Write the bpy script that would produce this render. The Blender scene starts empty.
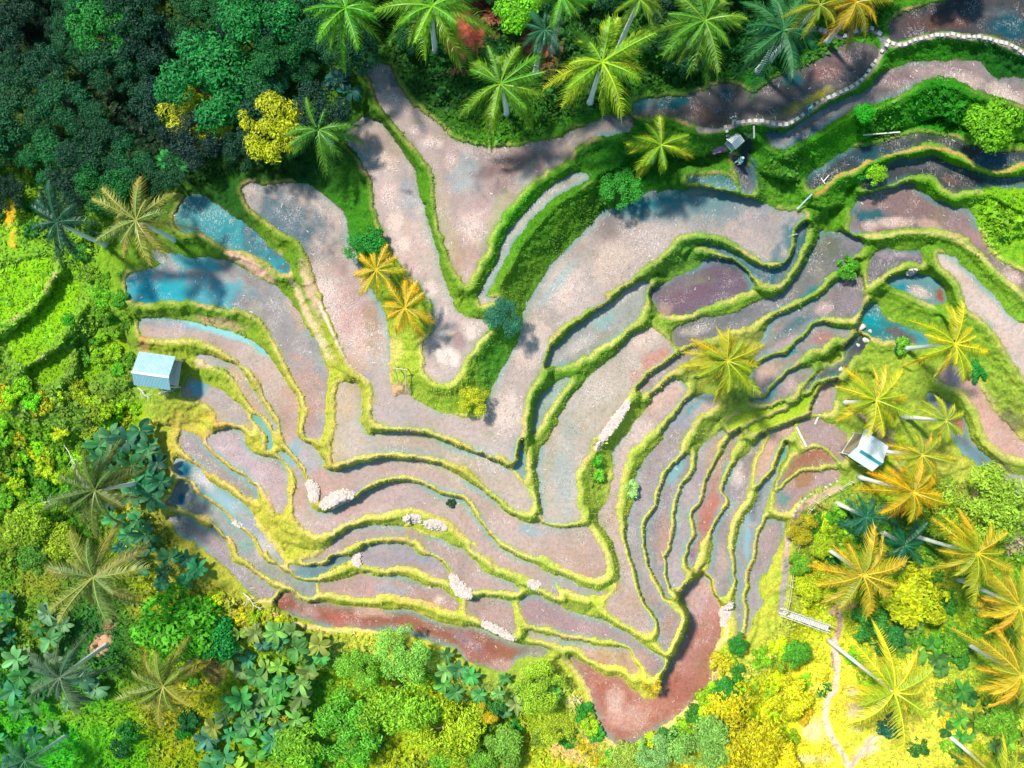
import numpy as np, math, random
# ---------------------------------------------------------------- survey frames (origin x, origin y, scale)
FR = dict(A=(128,160,5.12), B=(128,300,5.12), C=(128,420,5.12), D=(300,420,5.12), E=(300,300,5.12), F=(300,160,5.12),
          G=(180,540,5.12), H=(360,540,5.12), I=(480,160,5.12), J=(480,300,5.12), K=(480,420,5.12), L=(540,540,5.12),
          M=(560,610,5.12), N=(640,180,5.12), O=(640,300,5.12), Q=(640,420,5.12), R=(700,0,5.12), S=(850,0,5.885),
          T=(700,100,5.12), U=(850,120,5.885), V=(824,220,5.12), W=(824,340,5.12), X=(740,400,5.12), Y=(740,560,6.4),
          a=(0,0,3), b=(256,0,3), c=(512,0,3), d=(768,0,3), e=(0,256,3), f=(256,256,3), g=(0,512,3), h=(256,512,3), m=(768,512,3), Z=(0,0,1))
def pts(s):
    """'A 10,20 30,40 B 5,6' -> list of plan coordinates"""
    out = []; fr = FR['Z']
    for t in s.split():
        if ',' in t:
            x, y = t.split(','); out.append((fr[0]+float(x)/fr[2], fr[1]+float(y)/fr[2]))
        else: fr = FR[t]
    return out
LIL=(188,168,172); PNK=(214,182,172); RED=(178,122,108); TEAL=(40,160,178); GRY=(170,165,172); BLU=(150,175,190); WHT=(228,208,202); DRK=(95,100,115); PUR=(120,95,120); TAN=(190,165,130); OLV=(170,150,120)
# name, level (m), colour, outline
PADS = [
 ('1', 7.3, (50,155,170), 'A 240,300 300,200 380,185 450,225 520,285 600,330 660,380 720,450 790,510 830,560 790,580 700,510 610,465 540,455 480,430 380,370 290,360'),
 ('2', 6.7, GRY, 'A 0,600 60,575 140,560 170,530 130,470 300,500 400,505 500,515 560,545 640,590 740,640 800,690 850,760 B 880,80 910,160 960,230 1000,310 1015,370 1010,500 1005,640 985,700 920,710 905,680 910,620 925,560 905,500 880,440 850,380 800,290 760,210 730,160 700,110 640,60 540,25 440,5 A 540,755 430,735 300,715 160,715 60,725 0,700'),
 ('3', 8.0, (196,180,180), 'A 620,130 600,180 640,250 720,310 790,360 870,410 910,460 940,520 960,600 990,680 1010,740 E 140,30 170,130 220,230 260,320 330,380 372,430 380,480 380,560 390,620 430,645 520,650 620,660 700,675 800,705 890,740 D 900,145 1000,185 K 80,150 150,195 172,200 188,130 203,60 208,0 J 195,640 235,480 295,390 335,300 348,220 380,160 450,100 560,40 640,0 I 640,680 740,620 860,530 940,460 1000,400 N 60,420 120,370 190,290 250,272 340,268 430,285 520,330 600,385 660,420 710,420 750,390 778,320 780,260 800,225 835,195 800,165 740,165 680,150 590,110 520,80 440,65 300,45 150,60 30,100 I 900,165 830,185 740,230 640,270 590,320 520,390 460,450 390,520 350,580 290,660 240,740 J 240,0 225,60 215,140 200,220 170,250 150,300 110,370 70,450 30,540 E 1010,430 960,520 920,600 850,610 760,585 660,555 590,520 545,485 480,500 465,430 455,330 460,250 450,150 430,80 410,20 F 390,720 340,620 290,500 250,400 240,350 210,270 160,220 90,160 0,130'),
 ('4', 9.5, (196,176,176), 'b 275,412 300,370 340,357 390,390 430,450 470,510 490,580 F 670,370 700,470 730,600 760,700 E 790,50 830,90 880,100 940,110 955,140 920,190 870,260 820,340 785,405 740,425 690,405 650,360 638,300 632,220 670,180 685,100 680,20 F 640,680 580,600 510,520 450,420 410,310 380,220 375,120 340,40'),
 ('5', 10.4, (188,165,165), 'b 330,195 350,250 375,310 420,370 470,430 510,480 F 690,80 700,180 710,290 740,400 780,510 820,600 850,640 870,600 920,510 970,430 I 0,490 40,400 90,310 140,240 200,170 260,110 330,60 420,20 c 190,440 240,410 330,395 360,375 355,350 290,345 250,370 200,390 130,420 60,430 0,445 b 650,440 590,420 540,370 480,330 430,270 395,205 360,190'),
 ('5b', 11.2, (120,112,118), 'c 375,340 385,300 470,290 540,288 R 120,425 200,440 280,480 400,400 520,350 600,320 700,250 800,220 890,235 910,275 870,335 790,415 700,465 600,515 540,575 440,618 300,600 180,615 120,645 0,640 c 540,362 470,345'),
 ('6', 9.9, (226,200,190), 'I 500,70 545,85 520,110 440,150 370,190 310,240 250,300 210,370 150,440 120,500 60,620 20,700 E 990,0 F 990,715 935,735 922,690 960,600 I 0,690 40,600 90,520 120,430 170,350 230,270 290,210 360,140 440,90'),
 ('7', 7.2, (184,186,188), 'J 640,30 700,0 I 760,660 840,620 862,640 850,690 J 840,20 790,100 740,140 680,190 600,240 520,290 470,320 400,330 345,340 350,260 420,220 480,150 560,90'),
 ('8', 6.9, (165,185,180), 'J 440,400 400,420 340,460 300,500 280,580 272,680 300,640 340,560 390,490 450,420'),
 ('9', 7.1, (150,185,190), 'K 210,100 225,160 232,230 235,290 205,285 182,250 195,180'),
 ('10', 7.0, (200,182,172), 'E 200,440 230,420 290,430 312,470 315,560 318,640 345,690 D 390,75 500,68 620,82 720,112 830,152 930,182 1010,230 K 60,190 120,240 190,290 235,330 260,390 266,450 245,472 190,455 130,410 80,360 40,310 D 1000,370 940,320 860,250 780,210 680,180 560,165 440,160 340,165 260,190 200,210 168,205 165,150 185,60 E 195,640 190,540'),
 ('11', 6.0, (192,168,165), 'D 150,270 230,250 340,215 440,205 560,205 660,220 740,245 830,300 900,350 960,400 1023,440 K 60,425 120,470 190,510 250,535 300,520 320,530 370,550 440,560 530,545 560,570 600,630 640,700 L 300,20 322,60 335,120 330,170 270,190 200,170 130,140 60,100 0,70 K 280,700 180,655 100,605 50,555 0,490 D 990,550 940,490 890,430 850,390 780,380 700,340 620,300 540,285 460,290 370,320 300,355 275,370 180,370 110,420 100,380 98,330 C 935,305 900,225 850,165 815,105 790,40 780,0 B 800,640 770,590 720,520 690,440 640,370 600,330 540,290 480,250 420,220 340,190 260,195 150,190 80,180 60,150 65,105 80,92 160,95 240,105 340,120 430,140 510,160 600,200 660,240 720,290 780,380 830,470 870,540 860,620 860,680 890,730 930,765 C 920,130 970,175 1000,230 D 90,200 110,240'),
 ('12a', 5.5, (205,175,160), 'B 350,285 420,285 500,320 570,350 600,400 650,470 690,530 730,600 770,660 740,650 690,590 640,540 590,460 540,390 490,340 420,320'),
 ('12', 5.1, (190,165,165), 'C 775,168 795,165 850,230 900,290 912,380 930,430 D 60,450 100,480 190,452 270,402 330,372 400,347 470,322 560,322 640,345 700,380 760,405 820,420 870,465 920,540 970,610 1023,655 K 50,625 100,660 160,695 250,735 H 740,60 820,100 900,130 960,170 1023,200 L 80,180 160,220 230,250 310,265 350,262 330,280 260,285 190,270 130,245 60,215 H 1010,280 960,255 900,215 830,175 760,145 680,105 610,65 560,30 D 950,680 900,640 850,590 800,530 740,500 660,470 580,450 480,460 400,480 300,490 220,520 150,560 100,575 40,560 0,540 C 880,530 855,480 852,400 862,350 868,320 840,260 800,205'),
 ('13', 5.2, (185,170,160), 'B 280,460 330,410 400,440 480,470 540,520 590,560 620,610 640,660 600,645 520,625 460,620 450,570 400,530 340,500 290,490'),
 ('14', 5.2, (130,190,190), 'B 640,590 690,610 720,650 738,740 720,765 705,680 670,640'),
 ('15', 4.6, (190,168,180), 'C 410,100 440,70 480,58 560,50 590,90 610,140 650,180 720,195 770,210 800,260 815,340 820,400 805,450 785,478 740,420 700,360 640,300 560,250 480,190 430,140'),
 ('16', 4.0, (165,150,158), 'C 280,60 340,75 400,120 460,190 540,250 600,300 650,350 672,400 630,390 560,340 480,290 400,240 330,190 280,150 265,100'),
 ('17', 3.5, (170,178,190), 'C 240,195 290,210 370,240 400,300 460,340 540,390 600,440 640,510 690,590 740,660 790,740 G 470,30 500,75 530,130 490,110 440,50 C 690,690 650,620 610,560 550,510 500,450 420,400 360,340 310,290 250,270'),
 ('18', 2.9, (165,165,170), 'C 190,430 230,390 250,320 290,310 330,370 400,420 460,450 520,510 560,560 620,590 660,640 685,700 G 440,120 500,150 570,190 640,215 688,224 688,285 640,282 580,250 520,215 440,185 400,145 340,95 300,60 C 560,640 520,590 480,580 440,530 400,480 330,460 280,440'),
 ('19', 2.3, (170,155,165), 'C 190,500 260,490 330,500 400,560 450,555 490,600 510,650 535,720 G 245,60 265,110 330,150 400,200 450,240 495,268 470,295 440,305 380,275 320,225 260,165 200,105 150,65 100,20 C 360,690 350,620 280,590 230,530'),
 ('20', 4.3, (192,165,162), 'D 20,722 100,700 150,650 190,600 250,560 320,542 400,540 480,545 560,560 640,600 720,620 800,650 850,690 900,735 H 500,45 560,95 620,150 690,190 760,207 800,240 815,258 780,262 700,252 580,258 540,240 490,190 450,120 400,60 D 760,735 720,700 650,650 580,605 500,592 400,600 320,612 240,642 160,692 100,730'),
 ('21', 3.6, (120,150,165), 'G 565,135 640,145 720,122 800,88 885,78 870,98 820,120 750,160 690,188 620,188 570,160'),
 ('22', 3.6, (180,160,168), 'D 310,690 320,665 380,645 H 20,32 120,20 230,25 290,60 370,90 420,110 450,170 460,208 400,190 330,160 240,130 130,140 60,130 0,110'),
 ('23', 2.9, (185,150,148), 'G 722,225 800,212 890,190 930,172 980,182 H 0,178 80,195 180,190 260,200 330,230 410,245 460,290 500,330 490,362 440,348 370,320 270,290 170,270 60,275 G 1000,288 900,288 800,268 722,262'),
 ('24', 1.9, (165,105,84), 'G 485,305 500,280 530,272 570,285 640,330 740,320 800,335 900,345 H 0,347 130,352 240,362 330,395 420,425 500,445 600,452 660,472 730,512 800,540 900,550 970,575 900,598 830,600 780,635 740,672 690,666 620,636 540,600 480,550 400,520 300,490 180,465 60,455 G 1000,450 880,445 780,438 700,430 640,408 560,375 500,340'),
 ('25', 3.3, (195,165,160), 'H 550,330 590,300 680,300 770,320 790,400 790,470 740,460 680,420 600,400 552,370'),
 ('26', 3.5, (182,152,158), 'H 838,300 860,280 900,280 960,310 1010,335 L 80,330 160,370 260,395 340,420 420,470 500,520 560,570 625,600 630,640 600,680 572,700 545,660 500,600 450,540 390,510 300,497 180,487 80,465 H 1010,452 940,440 870,422 842,380 828,330'),
 ('27', 2.7, (198,160,142), 'H 860,468 940,485 L 0,490 100,507 240,537 340,542 440,567 470,620 500,680 470,686 420,650 340,630 260,608 215,560 100,528 0,512'),
 ('28', 1.2, (176,118,104), 'M 60,250 120,272 180,312 240,342 310,352 350,392 390,430 460,460 495,440 525,370 555,290 590,220 635,150 662,80 L 765,430 755,350 725,300 742,240 780,215 830,170 855,185 885,250 915,320 932,400 922,480 888,560 868,630 868,690 M 765,300 765,350 720,415 640,495 560,565 480,628 400,668 320,683 250,658 212,600 187,530 177,450 150,388 100,308'),
 ('29', 6.5, (196,184,180), 'J 800,170 880,150 930,180 970,230 985,262 940,300 870,350 790,420 750,485 700,570 640,660 K 575,100 560,165 515,215 492,280 492,360 502,440 508,505 470,520 400,522 335,508 315,450 310,380 298,300 295,230 305,170 350,90 410,10 J 400,600 460,500 520,440 570,400 600,350 680,290 750,210'),
 ('30', 5.8, (160,145,150), 'O -10,440 80,370 170,310 300,238 330,250 230,320 150,370 80,430 20,468'),
 ('31', 5.2, (196,172,168), 'O 60,500 110,450 180,420 220,430 230,470 190,530 140,590 80,640 30,680 J 960,560 910,610 850,680 800,740 K 820,90 770,160 738,230 718,300 703,400 700,480 710,560 730,630 750,700 L 470,155 485,200 500,270 530,330 570,390 580,440 560,468 520,468 470,440 400,400 342,350 337,312 380,280 410,240 415,160 402,90 385,40 K 690,640 650,570 610,510 610,470 640,440 670,380 688,300 692,230 692,160 730,100 790,40 J 750,700 790,640 840,580 890,500 940,440 1000,410'),
 ('32', 4.6, (176,162,168), 'O 240,520 300,490 380,500 390,535 330,565 280,610 250,660 210,720 Q 200,150 140,230 100,300 75,370 68,430 20,488 K 820,560 832,640 850,740 L 520,60 540,150 570,220 610,290 660,340 705,380 715,430 690,480 660,535 640,565 600,520 605,490 612,450 590,390 540,310 510,240 490,170 478,90 455,20 K 770,660 757,600 760,530 778,470 792,400 792,330 812,270 850,200 900,140 960,80 O 110,700 150,640 200,580'),
 ('33', 4.0, (172,155,165), 'Q 240,170 220,185 170,240 130,320 110,350 105,420 80,470 42,520 27,600 45,680 L 550,80 570,160 610,220 650,275 672,290 650,240 630,180 625,100 635,20 Q 130,690 142,640 150,570 158,500 170,420 190,350 220,300 250,240 255,190'),
 ('34', 3.4, (180,162,172), 'Q 420,60 370,90 312,140 297,200 292,260 250,320 222,370 202,430 192,500 182,560 162,630 140,700 L 670,10 648,80 648,160 672,220 690,240 728,208 745,172 722,130 722,50 Q 215,700 240,620 258,570 248,520 258,470 290,430 308,380 328,300 358,240 378,180 400,120 440,80'),
 ('35', 2.8, (185,140,130), 'Q 480,55 460,120 400,195 382,250 350,310 335,370 300,440 278,480 288,540 292,590 255,640 242,720 L 755,90 772,145 790,125 800,80 795,30 Q 300,680 312,620 350,560 390,490 420,440 428,402 400,370 408,320 428,260 460,190 490,130 515,65'),
 ('36', 2.2, (165,152,158), 'Q 625,65 600,110 560,170 502,210 472,260 442,320 432,360 455,400 450,440 420,500 382,560 370,600 390,680 L 888,60 872,130 852,158 890,220 910,280 938,288 968,250 987,180 972,100 962,30 Q 450,660 458,570 478,500 500,460 540,390 562,320 578,240 606,180 638,110 648,70'),
 ('37', 2.5, (222,180,165), 'Q 655,60 720,22 795,12 778,60 738,100 708,170 678,230 640,290 600,320 592,270 612,190 650,110'),
 ('38', 1.5, (160,160,172), 'Q 745,110 752,160 700,262 690,330 658,400 638,470 600,535 582,565 588,640 578,700 Y 50,60 40,160 30,230 40,330 20,420 0,500 L 1010,500 1005,400 1005,200 Q 500,760 496,680 512,590 532,520 572,460 612,400 622,350 672,262 702,190 725,120'),
 ('39', 0.9, (182,160,168), 'Q 622,570 650,522 718,517 733,560 720,620 690,680 Y 200,10 180,60 132,110 127,200 140,260 120,320 80,370 60,440 25,495 8,480 30,420 50,320 38,230 50,160 62,90 78,20 Q 592,700 600,620'),
 ('40', 1.8, (184,158,165), 'Q 702,400 732,350 780,302 830,272 900,262 1000,262 1020,290 1000,320 930,340 860,370 800,420 760,468 705,458'),
 ('41', 2.2, (165,125,100), 'Q 712,310 740,262 772,222 830,182 900,155 950,162 1000,202 990,220 920,225 850,235 790,262 740,310 712,336'),
 ('42', 2.5, (178,155,162), 'X 300,130 350,92 430,107 500,150 545,190 540,260 520,310 490,290 450,245 380,225 345,228'),
 ('43', 2.7, (185,160,165), 'O 935,440 1000,400 1012,470 980,560 900,580 872,525'),
 ('44', 6.5, (120,100,125), 'N 60,570 120,530 220,490 300,450 340,410 400,405 470,420 530,460 570,510 580,540 500,580 420,610 330,650 240,685 160,690 90,670 62,610'),
 ('45', 7.2, (110,130,145), 'N 300,335 400,345 480,375 560,425 640,455 715,450 770,400 790,320 797,262 835,218 850,230 845,290 810,370 770,455 720,512 660,532 610,500 540,440 460,388 360,352'),
 ('46', 6.2, (135,135,145), 'N 925,260 900,330 850,420 800,500 740,570 680,600 610,615 O 560,30 480,60 400,85 300,97 210,132 172,165 190,235 280,215 380,180 470,150 560,120 650,70 N 740,640 800,610 870,570 940,512 V 50,255 125,202 195,142 170,92 60,62 0,72'),
 ('47', 5.6, (150,140,148), 'V 190,205 162,255 190,300 203,360 190,430 150,488 90,500 0,488 O 880,120 840,170 780,220 700,260 620,300 592,290 602,240 640,190 650,145 700,95 770,65 850,25 V 0,375 80,305 150,235'),
 ('48', 5.0, (178,155,155), 'O 600,330 650,302 750,282 800,232 870,152 950,122 V 60,560 130,562 105,600 O 990,190 940,228 860,260 800,310 740,360 680,425 640,465 595,480 580,430 565,380'),
 ('49', 4.3, (165,150,158), 'O 862,340 880,372 830,412 780,470 720,510 660,525 600,523 575,510 640,500 680,452 740,392 800,352'),
 ('51', 10.4, (165,145,150), 'R 340,680 440,680 520,625 620,565 720,515 830,470 S 200,430 280,400 400,370 520,370 640,360 740,370 800,420 860,470 950,465 1060,480 1060,610 960,585 850,548 750,528 680,490 600,450 520,440 430,460 330,520 230,580 100,610 0,650 R 660,630 560,690 470,738 410,755 360,735'),
 ('52', 11.3, (85,85,95), 'S 255,240 235,150 300,90 450,40 600,0 760,-60 1060,-60 1060,262 950,235 850,205 700,187 580,178 450,193 350,222'),
 ('53', 8.6, (60,75,85), 'U 70,170 180,140 280,110 400,82 520,92 620,112 700,150 800,162 900,190 1060,200 1060,232 960,262 900,285 820,280 740,240 680,200 600,160 500,130 420,135 330,165 230,190 150,220 70,240 T 780,350 700,380 640,420 570,455 560,400 640,340 720,280 800,240'),
 ('54', 7.6, (65,75,85), 'U 80,350 180,272 300,232 400,222 500,212 600,270 720,302 900,342 1060,332 1060,400 900,400 760,400 660,400 620,420 560,390 500,330 430,310 340,322 250,370 180,388 100,405'),
 ('55', 6.8, (150,125,130), 'U 20,560 60,450 150,430 260,402 350,375 420,432 500,472 600,512 690,540 745,640 V 830,150 920,220 1060,300 1060,380 940,290 850,200 760,120 U 700,700 620,660 540,640 400,630 260,640 130,650 0,655'),
 ('56', 5.9, (120,115,130), 'V 240,240 260,182 320,152 400,165 490,170 495,213 420,215 350,235 290,280 232,320 220,335 230,290'),
 ('57', 6.2, (225,203,200), 'V 590,180 640,190 700,240 780,310 850,370 900,430 940,490 1060,590 1060,820 990,740 940,660 890,590 830,520 770,470 720,420 700,340 660,270 600,220'),
 ('58', 5.0, (110,160,175), 'V 330,310 380,290 470,280 550,300 600,340 620,400 590,430 500,410 420,370 360,340'),
 ('59', 4.4, (50,140,150), 'V 200,490 260,430 290,480 360,530 430,560 510,600 520,635 440,630 350,610 260,600 205,585'),
 ('60', 4.9, (205,165,155), 'W 600,200 640,130 700,135 780,200 800,270 850,340 900,400 960,470 1060,560 1060,610 940,570 860,520 820,450 800,390 760,310 700,240'),
 ('61', 4.1, (120,130,150), 'W 530,290 560,275 620,310 680,370 720,430 740,500 800,570 850,610 860,640 830,660 770,620 700,550 650,480 600,400 550,330'),
 ('62', 4.3, (180,165,165), 'W 910,685 960,690 1060,720 1060,800 950,790'),
 ('70', 9.0, (95,100,125), 'T 180,290 232,325 252,400 258,480 218,472 205,400 188,340'),
 ('71', 9.0, (60,140,150), 'T -60,402 0,398 80,388 155,405 192,455 130,448 60,428 0,425'),
 ('72', 7.1, (75,90,105), 'U 350,455 420,448 500,500 600,555 690,548 640,590 560,600 470,565 380,520'),
 ('63', 4.0, (70,75,90), 'V 140,630 190,592 228,612 180,680 W 150,80 100,150 40,200 0,215 O 890,430 860,470 870,420 930,360 V 100,700'),
 ('g1', 6.2, None, 'e -60,60 60,20 150,10 140,80 80,150 0,200 -60,210'),
 ('g2', 5.4, None, 'e 170,70 225,80 235,130 170,230 95,315 45,305 30,250 105,175 160,110'),
 ('g3', 4.6, None, 'e 200,285 190,340 130,385 90,350 120,320'),
 ('g4', 4.0, None, 'e 370,250 380,300 330,330 270,370 240,410 250,320 290,270'),
 ('g6', 3.5, None, 'O 560,645 650,605 760,565 840,505 900,425 960,345 1010,295 1025,325 960,425 880,525 800,595 690,635 580,668'),
 ('g7', 3.9, None, 'O 455,640 500,600 560,575 640,560 740,520 720,545 620,580 540,615 480,660'),
 ('g5', 9.2, None, 'e 200,-20 240,-60'),
]
ZS = 1.25
PADS = [(p[0], p[1]*ZS, p[2], p[3]) for p in PADS if p[0] != 'g5']
# ----------------------------------------------------------- raster helpers
OX, OY, RW, RH = -20, -20, 1064, 808
def catmull(P, n=5):
    P = np.array(P, float); Q = []
    N = len(P)
    for i in range(N):
        p0, p1, p2, p3 = P[i-1], P[i], P[(i+1) % N], P[(i+2) % N]
        for k in range(n):
            t = k/n
            Q.append(0.5*((2*p1)+(-p0+p2)*t+(2*p0-5*p1+4*p2-p3)*t*t+(-p0+3*p1-3*p2+p3)*t**3))
    return np.array(Q)
def fill(poly):
    """boolean raster of a closed polygon + its window"""
    x0 = max(0, int(poly[:,0].min()-OX)-1); x1 = min(RW, int(poly[:,0].max()-OX)+2)
    y0 = max(0, int(poly[:,1].min()-OY)-1); y1 = min(RH, int(poly[:,1].max()-OY)+2)
    if x1 <= x0 or y1 <= y0: return None
    yy = np.arange(y0, y1)+OY+0.003; xs = np.arange(x0, x1)+OX+0.003
    m = np.zeros((y1-y0, x1-x0), bool)
    a = poly; b_ = np.roll(poly, -1, 0)
    for (ax, ay), (bx, by) in zip(a, b_):
        if ay == by: continue
        lo, hi = min(ay, by), max(ay, by)
        r0 = np.searchsorted(yy, lo); r1 = np.searchsorted(yy, hi)
        if r1 <= r0: continue
        xc = ax+(yy[r0:r1]-ay)*(bx-ax)/(by-ay)
        m[r0:r1] ^= xs[None, :] > xc[:, None]
    return m, x0, x1, y0, y1
rng = np.random.RandomState(7)
def vnoise(w, h, cell, seed):
    r = np.random.RandomState(seed)
    gw, gh = int(w/cell)+3, int(h/cell)+3
    g = r.rand(gh, gw)
    x = np.arange(w)/cell; y = np.arange(h)/cell
    xi = x.astype(int); yi = y.astype(int); fx = x-xi; fy = y-yi
    fx = fx*fx*(3-2*fx); fy = fy*fy*(3-2*fy)
    a_ = g[yi][:, xi]; b_ = g[yi][:, xi+1]; c_ = g[yi+1][:, xi]; d_ = g[yi+1][:, xi+1]
    top = a_+(b_-a_)*fx[None]; bot = c_+(d_-c_)*fx[None]
    return top+(bot-top)*fy[:, None]
def fbm(w, h, cell, seed, o=3):
    s = 0; amp = 1; tot = 0
    for k in range(o):
        s = s+amp*vnoise(w, h, max(cell/2**k, 1.2), seed+k*11); tot += amp; amp *= .55
    return s/tot
def blur(a_, n=1):
    for _ in range(n):
        p = np.pad(a_, ((1,1),(1,1))+((0,0),)*(a_.ndim-2), 'edge')
        a_ = (p[:-2,1:-1]+p[2:,1:-1]+p[1:-1,:-2]+p[1:-1,2:]+4*p[1:-1,1:-1])/8
    return a_
lab = np.zeros((RH, RW), np.int16)
for i, (nm, z, col, s) in enumerate(PADS):
    r = fill(catmull(pts(s)))
    if r is None: continue
    m_, x0, x1, y0, y1 = r
    sub = lab[y0:y1, x0:x1]; sub[m_ & (sub == 0)] = i+1
# slightly irregular hand-cut edges
wx = (fbm(RW, RH, 8, 3)-.5)*4.6+(fbm(RW, RH, 26, 8)-.5)*3.5; wy = (fbm(RW, RH, 8, 5)-.5)*4.6+(fbm(RW, RH, 26, 9)-.5)*3.5
YY, XX = np.mgrid[0:RH, 0:RW]
lab = lab[np.clip(np.rint(YY+wy), 0, RH-1).astype(int), np.clip(np.rint(XX+wx), 0, RW-1).astype(int)]
for _ in range(1):
    for dy, dx in ((0,1),(1,0),(0,-1),(-1,0)):
        s = np.roll(np.roll(lab, dy, 0), dx, 1)
        lab = np.where((lab == 0) & (s > 0), s, lab)
# where two outlines touch keep a low bund between them
dif = np.zeros(lab.shape, bool)
for dy, dx in ((0,1),(1,0),(1,1),(1,-1),(0,2),(2,0)):
    s = np.roll(np.roll(lab, dy, 0), dx, 1); s2 = np.roll(np.roll(lab, -dy, 0), -dx, 1)
    dif |= ((s != lab) & (s > 0) & (lab > 0)) | ((s2 != lab) & (s2 > 0) & (lab > 0))
lab[dif] = 0
LV = np.array([0.]+[p[1] for p in PADS], np.float32)
# two nearest distinct terraces for every point (jump flooding)
BIG = np.float32(1e9)
l1 = lab.astype(np.int16).copy(); s1x = np.where(lab > 0, XX, -9999).astype(np.float32); s1y = np.where(lab > 0, YY, -9999).astype(np.float32)
d1 = np.where(lab > 0, 0, BIG).astype(np.float32)
l2 = np.zeros_like(l1); s2x = np.full_like(s1x, -9999); s2y = s2x.copy(); d2 = np.full_like(d1, BIG)
XF = XX.astype(np.float32); YF = YY.astype(np.float32)
def shift(a_, dy, dx, fillv):
    o = np.full_like(a_, fillv)
    ys = slice(max(0, dy), RH+min(0, dy)); yt = slice(max(0, -dy), RH+min(0, -dy))
    xs = slice(max(0, dx), RW+min(0, dx)); xt = slice(max(0, -dx), RW+min(0, -dx))
    o[yt, xt] = a_[ys, xs]; return o
for step in (256, 128, 64, 32, 16, 8, 4, 2, 1, 2, 1):
    src = [(l1.copy(), s1x.copy(), s1y.copy()), (l2.copy(), s2x.copy(), s2y.copy())]
    for dy in (-step, 0, step):
        for dx in (-step, 0, step):
            for (L_, sx, sy) in src:
                if dx == 0 and dy == 0: continue
                cl = shift(L_, dy, dx, 0); cx = shift(sx, dy, dx, -9999); cy = shift(sy, dy, dx, -9999)
                cd = np.hypot(cx-XF, cy-YF); cd[cl == 0] = BIG
                better = (cd < d1) & (cl > 0)
                diff = better & (cl != l1)
                l2 = np.where(diff, l1, l2); s2x = np.where(diff, s1x, s2x); s2y = np.where(diff, s1y, s2y); d2 = np.where(diff, d1, d2)
                l1 = np.where(better, cl, l1); s1x = np.where(better, cx, s1x); s1y = np.where(better, cy, s1y); d1 = np.where(better, cd, d1)
                b2 = (~better) & (cl > 0) & (cl != l1) & (cd < d2)
                l2 = np.where(b2, cl, l2); s2x = np.where(b2, cx, s2x); s2y = np.where(b2, cy, s2y); d2 = np.where(b2, cd, d2)
# hillside beyond the terraces
CTL = [(0,0,3),(150,100,4.5),(300,60,8.5),(400,90,10),(480,20,11.8),(700,10,13),(860,0,12.5),(1024,-20,12.5),(0,200,5),(150,190,6.8),(60,300,4.8),(0,400,3),(100,450,2.6),(60,500,1.6),
       (0,600,-.5),(150,650,-1),(200,768,-3.5),(0,768,-4),(250,640,.2),(400,740,-2.5),(560,740,-2),(700,740,-1.2),(800,700,-1),(760,640,0),(900,760,-2),(1024,768,-2.5),(900,600,.2),(1024,600,.8),
       (850,520,1),(940,470,2.6),(1000,500,3.2),(860,360,3.4),(930,400,4.2),(1024,200,7.6),(980,230,7.2),(-200,0,0),(-200,400,-1),(-200,900,-7),(400,950,-6),(800,950,-5),(1250,900,-5),(1250,400,3),(1250,0,12),(600,-200,15),(100,-200,7)]
def base_z(x, y):
    x = np.asarray(x, np.float32); y = np.asarray(y, np.float32)
    num = 0; den = 0
    for cx, cy, cz in CTL:
        w = 1/((x-cx)**2+(y-cy)**2+900.)**1.5
        num = num+w*cz*ZS; den = den+w
    return num/den
bz = base_z(XF+OX, YF+OY)
ZA = LV[l1]; ZB = LV[l2]
hi1 = ZA >= ZB
zh = np.where(hi1, ZA, ZB); zl = np.where(hi1, ZB, ZA)
dh = np.where(hi1, d1, d2); dl = np.where(hi1, d2, d1)
Wd = dh+dl+1e-3
lip = np.where(Wd < 20, np.minimum(8., .62*Wd), 6.)
u = np.clip((dh-lip)/np.maximum(Wd-lip, .5), 0, 1)
wide = np.clip((Wd-14)/30, 0, 1)
Sg = (1-wide)*u**.55+wide*(.55*u+.45*(u*u*(3-2*u)))
tuf = fbm(RW, RH, 6, 111, 2)
zb = zh+(.1+.2*tuf)*np.clip(np.sin(np.pi*np.clip(dh/(2*lip), 0, 1))*1.7, 0, 1)*np.minimum(1, Wd/6)-(zh-zl)*Sg
# beyond ~20 units from any terrace take over the hillside (keeping a lip round the outer terraces)
zo = ZA+.26*np.sin(np.pi*np.clip(d1/10, 0, 1))
far = np.clip((Wd-70)/50, 0, 1)
fo = np.clip((d1-7)/38, 0, 1)**.7
zo = zo*(1-fo)+bz*fo
zg = zb*(1-far)+zo*far
green = lab == 0
zz = np.where(green, zg, ZA)
for _ in range(2):
    bl = blur(zz)
    zz = np.where(green & (d1 > 1.2), bl, zz)
hum = (fbm(RW, RH, 14, 21)-.5)*.5+(fbm(RW, RH, 5, 31, 2)-.5)*.22
zz = zz+np.where(green, (hum+(fbm(RW, RH, 3.5, 131, 2)-.5)*.25)*np.clip((d1-1)/6, 0, 1)*np.clip(.35+Wd/60, 0, 1), 0)
# distance inside the fields to their edge (chamfer, capped) so the bed dips below the mud sheet
din = np.where(green, 0, 9).astype(np.float32)
for _ in range(6):
    for dy, dx in ((0,1),(1,0),(0,-1),(-1,0)):
        din = np.minimum(din, np.roll(np.roll(din, dy, 0), dx, 1)+1)
isgreenfield = np.array([0]+[1 if p[2] is None else 0 for p in PADS])[lab] > 0
zz = np.where((lab > 0) & ~isgreenfield, ZA-.035*np.minimum(din, 4), zz)
zz = np.where(isgreenfield, zz+(fbm(RW, RH, 8, 41)-.5)*.25, zz)
zz = zz.astype(np.float32)
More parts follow.
